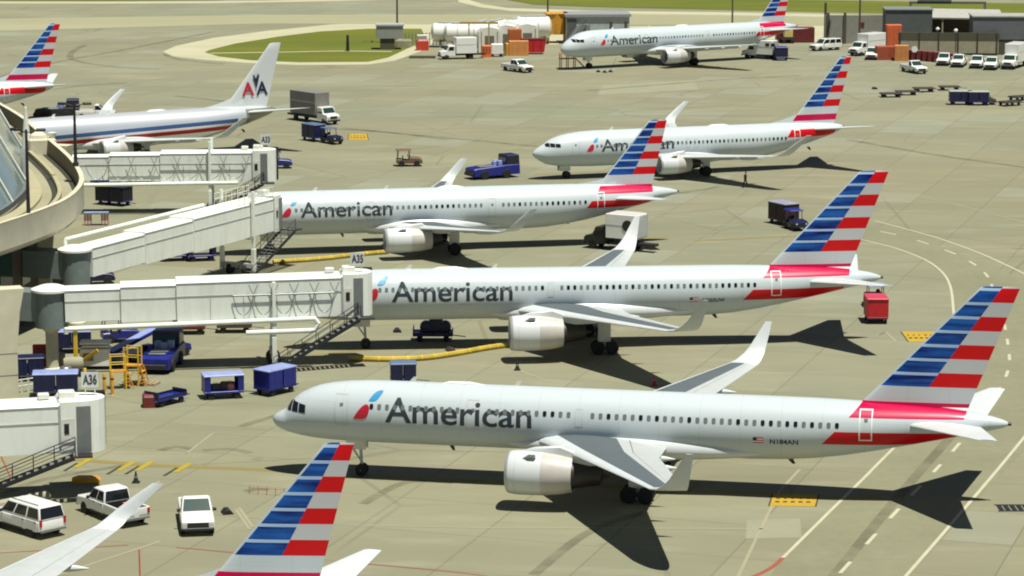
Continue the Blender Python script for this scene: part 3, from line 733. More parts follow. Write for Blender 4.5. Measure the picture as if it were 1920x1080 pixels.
    if style == 'new':
        x0, x1, zb_, cap = T['text']
        bm = text_bm('American', x0, x1, zb_, cap, .012)
        for i in range(1, 9):
            bmesh.ops.bisect_plane(bm, geom=bm.verts[:]+bm.edges[:]+bm.faces[:], plane_co=(0, 0, zb_-.1+cap*1.15*i/8), plane_no=(0, 0, 1))
        for v in bm.verts: v.co.y = side_y(T, v.co.x, v.co.z, .016)
        bm_obj(bm, 'lettering', letter, root)
        ex, ez = T['emb']; k = T['text'][3]/1.5*1.0
        def leaf(pts, m_, nm):
            P = smoothline([(p[0], 0, p[1]) for p in pts]+[(pts[0][0], 0, pts[0][1])], 3)[:-1]
            bm = bmesh.new(); bm.faces.new([bm.verts.new((ex+p.x*k, 0, ez+p.z*k)) for p in P]); bmesh.ops.triangulate(bm, faces=bm.faces[:])
            for i in range(1, 8): bmesh.ops.bisect_plane(bm, geom=bm.verts[:]+bm.edges[:]+bm.faces[:], plane_co=(0, 0, ez+k*(2.0*i/8)), plane_no=(0, 0, 1))
            for v in bm.verts: v.co.y = side_y(T, v.co.x, v.co.z, .014)
            bm_obj(bm, nm, m_, root)
        leaf([(0, 0), (.2, .33), (.46, .68), (.72, .90), (.92, .93), (1.06, .74), (1.02, .42), (.9, .15), (.70, .02), (.4, -.01)], embred, 'emblem')
        leaf([(.98, 1.14), (1.15, 1.42), (1.38, 1.66), (1.66, 1.76), (1.84, 1.72), (1.70, 1.44), (1.50, 1.20), (1.25, 1.12)], embblue, 'emblem')
        if kind == 'long':
            bm = text_bm(reg, 32.35, 34.1, 3.62, .30, .02)
            for v in bm.verts: v.co.y = side_y(T, v.co.x, v.co.z, .014)
            bm_obj(bm, 'registration', letter, root)
            fl = MB()
            for i in range(5):
                z0_, z1_ = 3.64+i*.075, 3.64+(i+1)*.075
                for (xa, xb, mi) in ((31.3, 31.55, 2 if i > 1 else (0 if i % 2 == 0 else 1)), (31.55, 31.95, 0 if i % 2 == 0 else 1)):
                    fl.add([(q, side_y(T, q, z, .013), z) for q, z in ((xa, z0_), (xb, z0_), (xb, z1_), (xa, z1_))], [(0, 1, 2, 3)], mi)
            fl.build('flag', [embred, white, navy], root)
    else:
        for tx, x0, x1, zb_, cap, m_ in (('A', 33.35, 35.0, 6.45, 1.55, embred), ('A', 35.25, 36.85, 6.45, 1.55, navy)):
            bm = text_bm(tx, x0, x1, zb_, cap, .02)
            
            for v in bm.verts:
                d = F['zt']-v.co.z; xl, xt = F['le']-kl*d, F['te']-kt*d; sC = max(.02, min(.98, (v.co.x-xl)/(xt-xl)))
                v.co.y = -(5*.085*(xt-xl)*(.2969*math.sqrt(sC)-.126*sC-.3516*sC*sC+.2843*sC**3-.1015*sC**4)+.03)
            bm_obj(bm, 'lettering', m_, root)
        em = MB(); em.slab([(34.80, -.215, 8.75), (34.98, -.215, 8.95), (35.15, -.215, 8.45), (35.3, -.215, 8.6), (35.5, -.215, 9.05), (35.66, -.215, 8.75), (35.45, -.215, 8.0), (35.27, -.215, 7.25), (35.05, -.215, 8.0)], .02); em.build('emblem', navy, root)
    # antennas and beacon on the crown
    am = MB(); top = T['zc']+T['hh']
    am.slab([(9.0, .02, top-.05), (9.45, .02, top-.05), (9.6, .02, top+.32), (9.35, .02, top+.32)], .04); am.build('antenna', offwhite, root); am = MB(); am.slab([(15.8, .02, top-.05), (16.2, .02, top-.05), (16.35, .02, top+.30), (16.1, .02, top+.30)], .04)
    am.build('antenna', offwhite, root)
    dm = MB(); dm.lathe([(11.2 if kind == 'long' else 21.0, .02), (11.7 if kind == 'long' else 21.5, .16), (13.0 if kind == 'long' else 22.8, .18), (14.0 if kind == 'long' else 23.6, .02)], 'x', (0, 0, top-.02), 12); dm.build('antenna_dome', white, root, True)
    vm = MB(); zb3 = T['zc']-T['hh']; vm.slab([(11.6, .02, zb3+.05), (11.95, .02, zb3+.05), (12.05, .02, zb3-.35), (11.9, .02, zb3-.35)], .04); vm.build('antenna', dark, root); vm = MB(); vm.slab([(33.2, .02, 2.4), (33.6, .02, 2.4), (33.8, .02, 2.0), (33.6, .02, 2.0)], .04); vm.build('antenna', dark, root)
    return root

aircraft('long', (-15.452, 184.919, -.193), 'large silver white jet nearest the camera, shown whole with striped tail, no jet bridge attached', cargo_seed=4)
aircraft('long', (-17.393, 225.84, .078), 'long jet with a level white jet bridge at its door and yellow hose beneath', cargo_seed=9, reg='N203UW')
aircraft('mid', (-27.715, 271.624, .19), 'silver jet with striped tail whose nose is hidden behind the upward sloping white jet bridge', cargo_seed=11)
aircraft('short', (2.285, 323.77, .32), 'silver jet parked in the open, its lettering partly hidden by the striped tail in front', cargo_seed=5)
aircraft('mid', (7.511, 447.363, .541), 'farthest jet, small in the distance beside the grey shed and the row of white tanks', cargo_seed=3, winglet=False)
aircraft('short', (-61.415, 334.436, .525), 'bare metal jet with red and blue side stripe and letters AA on grey tail', style='old', cargo_seed=8)
aircraft('short', (-95.954, 370.688, .279), 'jet at far left of which only the striped tail shows above the terminal deck', detail=2, cargo_seed=6)
aircraft('short', (-46.183, 140.782, -.073), 'jet at the bottom edge of which only striped tail, wing tip and tailplane show', cargo_seed=7)
# ---------------------------------------------------------------- terminal with its round elevated deck
def offset_line(pts, d):
    out = []
    for i, p in enumerate(pts):
        t = (pts[min(i+1, len(pts)-1)]-pts[max(i-1, 0)]); t.z = 0; t.normalize()
        out.append(Vector((p.x-t.y*d, p.y+t.x*d, p.z)))
    return out
def wallstrip(mb, outer, inner, z0, z1, mi=0):
    """solid strip between two outlines"""
    rs = [[(o.x, o.y, z0), (o.x, o.y, z1), (i.x, i.y, z1), (i.x, i.y, z0)] for o, i in zip(outer, inner)]
    mb.loft(rs, mi)
term = thing('terminal_building', 'curved concrete terminal end with elevated roadway deck, parapet and glass wall at left', 'building', (0, 0, 0))
rimp = [(-58, 200), (-48.5, 206), (-43, 214), (-39.65, 224.4), (-37.8, 231), (-36.6, 237.1), (-36.35, 243.4), (-36.9, 250.3), (-38.6, 258.75), (-40.5, 266.2), (-43.7, 277), (-46.6, 286.4), (-50.1, 297.9), (-56, 314), (-64, 334)]
rim = smoothline([(x, y, 0) for x, y in rimp], 5)
inn = offset_line(rim, .38)
mb = MB()
# parapet: leaning outward face, cap
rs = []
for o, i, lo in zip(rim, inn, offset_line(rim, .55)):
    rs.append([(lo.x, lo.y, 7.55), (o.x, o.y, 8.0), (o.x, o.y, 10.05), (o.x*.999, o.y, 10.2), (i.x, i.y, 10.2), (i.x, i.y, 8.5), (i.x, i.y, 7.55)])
mb.loft(rs, [0, 0, 0, 0, 1, 0, 0]); mb.build('parapet', [cream, mat('painted_shade_brown', (0.12, 0.09, 0.055), .7)], term, True)  # shade on the inner face is painted in as a dark brown
deckin = offset_line(rim, .36)
mb = MB(); dp = [(p.x, p.y) for p in deckin]+[(-95, 334), (-95, 200)]
mb.loft([[(x, y, 7.9) for x, y in dp], [(x, y, 8.75) for x, y in dp]])
deckm = surf('deck_concrete', (0.30, 0.28, 0.17), (0.36, 0.34, 0.23), 0.15)
mb.build('deck', deckm, term)
kerbm = surf('kerb_concrete', (0.42, 0.39, 0.25), (0.36, 0.33, 0.2), 0.3)
for d0, d1, h in ((1.9, 2.25, .42), (3.6, 4.7, .26), (5.9, 6.2, .35)):
    mb = MB(); seg = rim[14:60]
    wallstrip(mb, offset_line(rim, d0)[14:60], offset_line(rim, d1)[14:60], 8.72, 8.75+h); mb.build('kerb', kerbm, term)
mb = MB()
for d0, d1 in ((.42, .95), (2.26, 2.75), (4.71, 5.3)): 
    wallstrip(mb, offset_line(rim, d0)[14:60], offset_line(rim, d1)[14:60], 8.72, 8.765)
    mb.build('gutter', blackpaint, term); mb = MB()
# glazed wall standing on the deck
gp = smoothline([(x, y, 0) for x, y in [(-50, 216), (-44.5, 226), (-42.4, 236), (-42.0, 245.4), (-42.8, 255.3), (-46.4, 275.5), (-50.2, 292.3), (-57, 316)]], 4)
glassm, _nt, _b = newmat('pale_blue_glazing', 0.12, 0.0)
_tc = _nt.nodes.new('ShaderNodeTexCoord'); _f = ramp(_nt, noise(_nt, _tc.outputs['Object'], .25, 4), .3, .7)
_nt.links.new(mixc(_nt, _f, (0.16, 0.22, 0.22), (0.24, 0.30, 0.29)), _b.inputs['Base Color'])
mb = MB(); top = offset_line(gp, 4.6)
rs = [[(b.x, b.y, 9.2), (t.x, t.y, 17.5), (t.x-.3, t.y, 17.5), (b.x-.3, b.y, 9.2)] for b, t in zip(gp, top)]
mb.loft(rs); mb.build('glass_wall', glassm, term, True)
mb = MB(); wallstrip(mb, offset_line(gp, -.25), offset_line(gp, .35), 8.70, 9.25); mb.build('glass_sill', greymet, term)
mb = MB(); o2 = offset_line(gp, 4.2)
wallstrip(mb, o2, offset_line(gp, 9), 17.45, 18.1); mb.build('roof_edge', cream, term)
for k in (6, 11, 16, 21):
    b, t = gp[k], top[k]; mb = MB(); mb.tube((b.x+.15, b.y-.05, 9.2), (t.x+.15, t.y-.05, 17.5), .12, 0, 6); mb.build('mullion', offwhite, term)
# storey below the deck
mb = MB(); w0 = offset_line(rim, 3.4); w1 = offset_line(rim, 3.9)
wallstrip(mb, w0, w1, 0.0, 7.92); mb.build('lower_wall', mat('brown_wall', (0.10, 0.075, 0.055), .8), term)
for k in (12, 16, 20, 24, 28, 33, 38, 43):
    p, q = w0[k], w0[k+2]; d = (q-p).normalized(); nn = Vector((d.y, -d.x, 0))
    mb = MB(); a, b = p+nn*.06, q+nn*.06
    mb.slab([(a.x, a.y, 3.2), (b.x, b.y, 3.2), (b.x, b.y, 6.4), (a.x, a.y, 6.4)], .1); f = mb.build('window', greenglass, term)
def column(x, y, d):
    d = Vector((d[0], d[1], 0)).normalized(); s = Vector((-d.y, d.x, 0))*.75; mb = MB(); rs = []
    for z, r0, r1 in ((0, -.75, .75), (3.9, -.75, .75), (4.6, -.8, .85), (6.2, -1.2, 1.0), (7.9, -2.2, 1.35)):
        a = Vector((x, y, 0))+d*r0; b = Vector((x, y, 0))+d*r1
        rs.append([(a.x-s.x, a.y-s.y, z), (b.x-s.x, b.y-s.y, z), (b.x+s.x, b.y+s.y, z), (a.x+s.x, a.y+s.y, z)])
    mb.loft(rs); 
    for zz in (1.6, 3.2): mb.box((x, y, zz), (1.54, 1.54, .03), 1, math.atan2(d.y, d.x))
    mb.build('column', [cream, greymet], term)
column(-36.75, 208.5, (.8, .3)); column(-39.5, 243, (1, .1)); column(-45.0, 270, (.9, -.2)); column(-45.5, 292, (.9, -.3))
for (x, y) in ((-37.3, 231.5),):
    pass
# lamp posts standing on the deck
def lamp_post(x, y, zb, h, label, arms, m=dark, heads=2, grp='lamp posts'):
    t = thing('lamp_post', label, 'lamp post', (x, y, zb), 0, grp)
    mb = MB(); mb.tube((0, 0, 0), (0, 0, h), .17, 0, 10, .10); mb.lathe([(0, .28), (.35, .26), (.4, .15)], 'z', (0, 0, 0), 12); mb.build('post', m, t, True)
    for a in arms:
        hm = MB(); c, s = math.cos(a), math.sin(a)
        hm.tube((0, 0, h-.25), (c*.9, s*.9, h-.05), .05, 0, 6); hm.box((c*1.15, s*1.15, h-.05), (.75, .42, .22), 0, a, .05); hm.build('lamp_head', m, t)
    return t
p = at(147, 312, 10.2); lamp_post(-38.75, 258.2, 10.2, 5.6, 'tall black lamp post on the far parapet of the deck', (0.3, 2.9, -1.2))
lamp_post(-38.35, 229.9, 8.75, 8.1, 'black lamp post on the deck before the glass wall', (2.6, 0.2))

vu = thing('vent_unit', 'beige roof vent with thin white spire at the far end of the terminal deck', 'roof vent', (-45.0, 278.5, 8.75), .25)
mb = MB(); mb.box((0, 0, .75), (2.6, 2.2, 1.5), 0, 0, .15); mb.lathe([(1.5, .9), (1.8, .8), (2.1, .3)], 'z', (-.3, 0, 0), 14); mb.build('housing', cream, vu)
mb = MB(); mb.lathe([(0, .5), (1.2, .42), (3.2, .22), (4.4, .12), (4.5, .02)], 'z', (-1.4, .4, 0), 12); mb.build('spire', offwhite, vu, True)
mb = MB(); mb.lathe([(0, .25), (.5, .45), (.6, .05)], 'z', (1.0, -.3, 1.5), 12); mb.build('cowl', offwhite, vu, True)

# ---------------------------------------------------------------- jet bridges
wm = offwhite
def bridge_mat():
    m, nt, b = newmat('jet_bridge_paint', 0.42)
    tc = nt.nodes.new('ShaderNodeTexCoord'); ob = tc.outputs['Object']
    f = ramp(nt, noise(nt, ob, 1.6, 5, 0.65, (1, 1, 0.18)), 0.45, 0.8)
    g2 = ramp(nt, noise(nt, ob, 0.5, 4, 0.6), 0.35, 0.7)
    c = mixc(nt, g2*0.35, (0.82, 0.86, 0.80), (0.70, 0.74, 0.66)); c = mixc(nt, f*0.30, c, (0.42, 0.41, 0.33))
    nt.links.new(c, b.inputs['Base Color']); return m
bridgewhite = bridge_mat()
def on_line(p, q, t): return p+(q-p)*t
def jet_bridge(label, rot, cabp, cuts, z0, z1, sign=None, festoon=False, pipe=None, pipe_far=False, col_t=.72, stair=None, trim=None, drum_r=1.25, sizes=None, railing=False, cablen=2.6, corridor=None, col_up=.9):
    """rot, cabp: ground points of rotunda and cab; z0, z1 floor heights; cuts: where the telescoping boxes end"""
    t = thing('jet_bridge', label, 'jet bridge', (rot[0], rot[1], 0), 0, 'jet bridges')
    O = Vector((rot[0], rot[1], 0))
    A = Vector((0, 0, z0)); B = Vector((cabp[0]-rot[0], cabp[1]-rot[1], z1)); D = B-A; Dn = D.normalized(); H = Vector((D.x, D.y, 0)).normalized(); S = Vector((H.y, -H.x, 0))   # S: right-hand side
    if S.y > 0: near = -S
    else: near = S
    # rotunda
    mb = MB(); mb.lathe([(z0-.5, drum_r), (z0+2.25, drum_r)], 'z', (0, 0, 0), 20); mb.build('rotunda', drum, t, True)
    mb = MB(); mb.lathe([(z0+2.25, drum_r+.22), (z0+2.42, drum_r+.22), (z0+2.7, drum_r*.55), (z0+2.75, .05)], 'z', (0, 0, 0), 20); mb.build('rotunda_roof', bridgewhite, t, True, 20)
    mb = MB(); mb.lathe([(0, .75), (.25, .75), (.3, .48), (z0-.9, .48), (z0-.5, .85)], 'z', (0, 0, 0), 16); mb.build('pedestal', cream, t, True)
    if corridor:
        c = Vector((corridor[0]-rot[0], corridor[1]-rot[1], z0)); mb = MB(); mb.beam(c, Vector((0, 0, z0)), 2.0, 2.2); mb.build('corridor', drum, t)
    # tunnel sections
    ts = [0]+cuts+[1]; sizes = sizes or [(2.1, 2.45), (2.4, 2.75), (2.7, 3.05)][-len(ts)+1:]
    L0 = drum_r*.85
    for i in range(len(ts)-1):
        a = A+D*ts[i]+(Dn*L0 if i == 0 else -Dn*.25); b = A+D*ts[i+1]; w, h = sizes[i]
        mb = MB(); mb.beam(a-Vector((0, 0, (h-sizes[0][1])*.4)), b-Vector((0, 0, (h-sizes[0][1])*.4)), w, h, 0, .14)
        zz = Vector((0, 0, -(h-sizes[0][1])*.4))
        # wall ribs, roof seam and sill
        sec = mb.build('tunnel', bridgewhite, t)
        tb = MB(); n_ = near*(w/2+.012)
        tb.beam(a+zz+n_+Vector((0, 0, h*.62)), b+zz+n_+Vector((0, 0, h*.62)), .05, .07); tb.beam(a+zz+n_+Vector((0, 0, h*.95)), b+zz+n_+Vector((0, 0, h*.95)), .06, .05)
        if festoon:
            nr = int((b-a).length/2.3)
            for k in range(1, nr): q = a+(b-a)*(k/nr)+zz+near*(w/2+.015); tb.box((q.x, q.y, q.z+h*.31), (.05, .04, h*.56), 0, math.atan2(H.y, H.x))
        tb.build('wall_seam', lightgrey, sec)
        kb = MB(); e = b+zz
        kb.beam(e-Dn*.10+Vector((0, 0, -.05)), e+Dn*.04+Vector((0, 0, -.05)), w+.14, h+.14, 0, .14); kb.build('end_frame', greymet if i < len(ts)-2 else lightgrey, sec)
    w, h = sizes[-1]; zz = Vector((0, 0, -(h-sizes[0][1])*.4))
    # cab: drum segment, side panel, accordion canopy
    C = B+zz; cl = cablen; sd = -near   # aircraft lies on the far side of the bridge end
    mb = MB()
    rr = []
    for zc_ in (0, h+.25):
        ring = []
        for k in range(9):
            a = -PI/2+PI*k/8; q = C+H*(math.cos(a)*cl*.55+cl*.35)+near*(-math.sin(a)*(w/2+.12)); ring.append((q.x, q.y, C.z-.1+zc_))
        q1 = C-near*(w/2+.12); q2 = C+near*(w/2+.12)
        rr.append([(q2.x, q2.y, C.z-.1+zc_)]+ring+[(q1.x, q1.y, C.z-.1+zc_)])
    mb.loft(rr); cab = mb.build('cab', bridgewhite, t)
    pm = MB(); base = C+near*(w/2+.14)
    pm.slab([tuple(base+H*x+Vector((0, 0, z))) for x, z in ((cl*.30, .0), (cl*.58, .0), (cl*.58, h-.15), (cl*.30, h-.15))], .06); pm.build('side_panel', greymet, cab)
    dm = MB(); dm.slab([tuple(base+H*x+Vector((0, 0, z))) for x, z in ((.05, .1), (cl*.27, .1), (cl*.27, 2.15), (.05, 2.15))], .04); dr = dm.build('service_door', offwhite, cab)
    wn2 = MB(); wn2.slab([tuple(base+near*.03+H*x+Vector((0, 0, z))) for x, z in ((.20, 1.2), (.50, 1.2), (.50, 1.85), (.20, 1.85))], .02); wn2.build('window', glassdark, dr)
    cm = MB()
    for k in range(5):
        e = C+H*(cl*.52)-near*(w/2*.75)-near*(.22*k)+Vector((0, 0, -.15)); s2 = 1+.03*(k % 2)
        cm.beam(e, e-near*.16, (cl*.82)*s2, (h+.2)*s2)
    cm.build('canopy', dark, cab)
    rm = MB(); q = C+Vector((0, 0, h+.12))
    rm.box(tuple(q+H*.5+Vector((0, 0, .25))), (1.0, .8, .45), 0, math.atan2(H.y, H.x), .05); rm.box(tuple(q-H*.9-near*.4+Vector((0, 0, .12))), (.7, .5, .35), 0, math.atan2(H.y, H.x), .05); rm.build('roof_unit', wm, cab)
    # lift columns, bogie
    Pc = A+D*col_t; px_ = Pc.copy(); cross = MB()
    for sg in (-1, 1):
        cp = Pc+near*sg*(w/2+.28); cm2 = MB(); cm2.box((cp.x, cp.y, (z1+h+col_up+.7)/2), (.26, .26, z1+h+col_up-.7), 0, math.atan2(H.y, H.x), .02); cm2.box((cp.x, cp.y, 1.5), (.36, .36, 2.0), 0, math.atan2(H.y, H.x), .02); cm2.build('lift_column', bridgewhite, t)
    cross.beam((Pc+near*(w/2+.4))*1+Vector((0, 0, -Pc.z+z0-.55)), (Pc-near*(w/2+.4))+Vector((0, 0, -Pc.z+z0-.55)), .35, .35); cross.beam(Pc+near*(w/2+.3)+Vector((0, 0, -Pc.z+.75)), Pc-near*(w/2+.3)+Vector((0, 0, -Pc.z+.75)), .5, .4); cross.build('crossbeam', lightgrey, t)
    for sg in (-1, 1):
        wp = Pc+near*sg*.8; 
        wm_ = MB(); wm_.lathe([(-.2, .3), (-.2, .5), (-.12, .55), (.12, .55), (.2, .5), (.2, .3)], 'y', (0, 0, 0), 16); o = wm_.build('wheel', black, t, True); o.location = (wp.x, wp.y, .55); o.rotation_euler = (0, 0, math.atan2(H.y, H.x))
    # service stair
    if stair:
        top = C+near*(w/2+.75)+H*(cl*stair[0]); bot = Vector((stair[1]-rot[0], stair[2]-rot[1], 0)); sm = MB(); d = (bot-top); n = 16; hd = Vector((d.x, d.y, 0)).normalized(); sd2 = Vector((-hd.y, hd.x, 0)); sw = stair[3]/2
        for sg in (-1, 1):
            sm.beam(top+sd2*sg*sw+Vector((0, 0, -.22)), bot+sd2*sg*sw+Vector((0, 0, 0)), .07, .26)
        for k in range(n+1):
            p = top+d*(k/n); sm.box((p.x, p.y, p.z+.02), (.26, stair[3], .04), 1, math.atan2(hd.y, hd.x))
        sm.box(tuple(top-hd*.5+Vector((0, 0, -.05))), (1.1, stair[3]+.1, .1), 0, math.atan2(hd.y, hd.x))
        st = sm.build('service_stair', [dark, greymet], t)
        hm = MB()
        for sg in (-1, 1):
            o = sd2*sg*sw; hm.tube(top+o+Vector((0, 0, 1)), bot+o+Vector((0, 0, 1)), .035, 0, 6); hm.tube(top+o+Vector((0, 0, .55)), bot+o+Vector((0, 0, .55)), .025, 0, 6)
            for k in range(7): p = top+d*(k/6)+o; hm.tube(p, p+Vector((0, 0, 1)), .03, 0, 6)
        hm.build('handrail', dark, st)
    # cable loops hanging along the wall
    if festoon:
        fm = MB(); n = festoon[2]; zt_ = h*.60
        for k in range(n):
            ta, tb = festoon[0]+(festoon[1]-festoon[0])*k/n, festoon[0]+(festoon[1]-festoon[0])*(k+1)/n
            pa, pb = A+D*ta+zz+near*(w/2+.2), A+D*tb+zz+near*(w/2+.2)
            pts = [pa+Vector((0, 0, h*.62)), pa+(pb-pa)*.2+Vector((0, 0, h*.25)), (pa+pb)/2+Vector((0, 0, h*.12)), pa+(pb-pa)*.8+Vector((0, 0, h*.25)), pb+Vector((0, 0, h*.62))]
            fm.path(smoothline(pts, 5), .035, 0, 6)
            m_ = pb; fm.tube(m_+Vector((0, 0, h*.62)), m_+Dn*.35+Vector((0, 0, h*.88)), .03, 0, 6); fm.tube(m_+Vector((0, 0, h*.62)), m_-Dn*.35+Vector((0, 0, h*.88)), .03, 0, 6)
        pa, pb = A+D*festoon[0]+zz+near*(w/2+.2)+Vector((0, 0, h*.62)), A+D*festoon[1]+zz+near*(w/2+.2)+Vector((0, 0, h*.62)); fm.tube(pa, pb, .05, 0, 6)
        fm.build('cable_loop', greymet, t)
    if pipe:
        pm = MB(); a = A+D*pipe[0]+near*(w/2+.35)+Vector((0, 0, -.42)); b = A+D*pipe[1]+near*(w/2+.35)+Vector((0, 0, -.30))
        pts = [a+Vector((0, 0, -.35)), a, a+Dn*.3, b-Dn*.3, b]
        if pipe[2]: pts += [b+Dn*.25+Vector((0, 0, -.35)), b+Vector((0, 0, -.85)), b-Dn*.4+Vector((0, 0, -.9)), b-Dn*pipe[2]+Vector((0, 0, -.9))]
        pm.path(pts, .19, 0, 10); pm.build('air_duct', bridgewhite, t, True)
    if pipe_far:
        pm = MB(); a = A+D*pipe_far[0]-near*(w/2+.15)+Vector((0, 0, h-.1)); b = A+D*pipe_far[1]-near*(w/2+.15)+Vector((0, 0, h-.1)); pm.path([a+Vector((0, 0, -.5)), a, b, b+Vector((0, 0, -.5))], .17, 0, 8); pm.build('air_duct', bridgewhite, t, True)
    if railing:
        rm = MB()
        for sg in (-1, 1):
            for hh in (.5, 1.0): rm.tube(A+D*railing[0]+zz+near*sg*(w/2-.1)+Vector((0, 0, h+hh)), A+D*railing[1]+zz+near*sg*(w/2-.1)+Vector((0, 0, h+hh)), .03, 0, 6)
            for k in range(7): p = A+D*(railing[0]+(railing[1]-railing[0])*k/6)+zz+near*sg*(w/2-.1); rm.tube(p+Vector((0, 0, h)), p+Vector((0, 0, h+1)), .03, 0, 6)
        rm.build('roof_railing', wm, t)
    if sign:
        sb = C+H*sign[1]+near*sign[2]+Vector((0, 0, h+.15)); sm = MB(); ang = -.05
        sm.tube(sb+Vector((-.3, 0, 0)), sb+Vector((-.3, 0, .6)), .04, 0, 6); sm.tube(sb+Vector((.3, 0, 0)), sb+Vector((.3, 0, .6)), .04, 0, 6)
        sm.box(tuple(sb+Vector((0, 0, 1.0))), (1.05, .12, .95), 0, 0); s_ = sm.build('gate_sign', mat('sign_white', (.62, .64, .64), .4), t)
        bm = text_bm(sign[0], sb.x-.44, sb.x+.44, sb.z+.72, .58, .03)
        for v in bm.verts: v.co.y = sb.y-.075
        bm_obj(bm, 'lettering', mat('sign_ink', (.03, .035, .045), .5), s_)
        if len(sign) > 3:
            bm = text_bm(sign[0], sb.x-.44, sb.x+.44, sb.z+.72, .58, .03)
    return t
jet_bridge('level white jet bridge with hanging cable loops and a long low duct on its side', (-34.75, 217.3), (-13.0, 220.3), [.25, .44], 3.9, 4.15, sign=('A35', 1.2, .3), festoon=(.62, .97, 5), pipe=(.05, .90, 5.2), col_t=.76, stair=(.45, -17.9, 216.9, 1.1), corridor=(-41, 219.5), col_up=-.5)
jet_bridge('smooth sided white jet bridge sloping up in the picture to the third jet', (-35.7, 236.2), (-22.9, 264.4), [.30, .55], 3.9, 3.75, pipe_far=(.03, .75), col_t=.86, stair=(.6, -23.9, 258.9, 1.5), railing=(.80, 1.0), corridor=(-41.5, 238), drum_r=1.2, cablen=2.3)
jet_bridge('far white jet bridge with zigzag cables on its side, not docked to any jet', (-48.5, 298.6), (-26.6, 299.2), [.34, .58], 3.5, 3.6, sign=('A33', 1.3, .3), festoon=(.22, .97, 7), pipe=(.10, .93, 0), col_t=.80, stair=(.45, -31.0, 296.5, 1.1), corridor=(-54, 299))
jet_bridge('nearest white jet bridge at left edge, swung clear of the jets with black stair below', (-52.0, 172.6), (-28.2, 178.2), [.4, .62], 3.2, 3.3, sign=('A36', 2.0, -.3), col_t=.70, stair=(.25, -34.6, 175.2, 1.0), cablen=3.2)
# guy cables and duct hoist by the second bridge
hoist = thing('hose_hoist', 'yellow upright hoist beam with slanting arm under the level jet bridge', 'hoist', at(143, 697), 0)
mb = MB(); mb.box((0, 0, 1.75), (.30, .30, 3.5), 0, 0, .03); mb.build('upright', yellow, hoist)
mb = MB(); mb.beam((.1, 0, .35), (1.75, -.1, 1.55), .26, .28); mb.build('arm', yellow, hoist)
mb = MB(); mb.box((.05, 0, -.0+.06), (.7, .6, .12)); mb.build('base', amber, hoist)
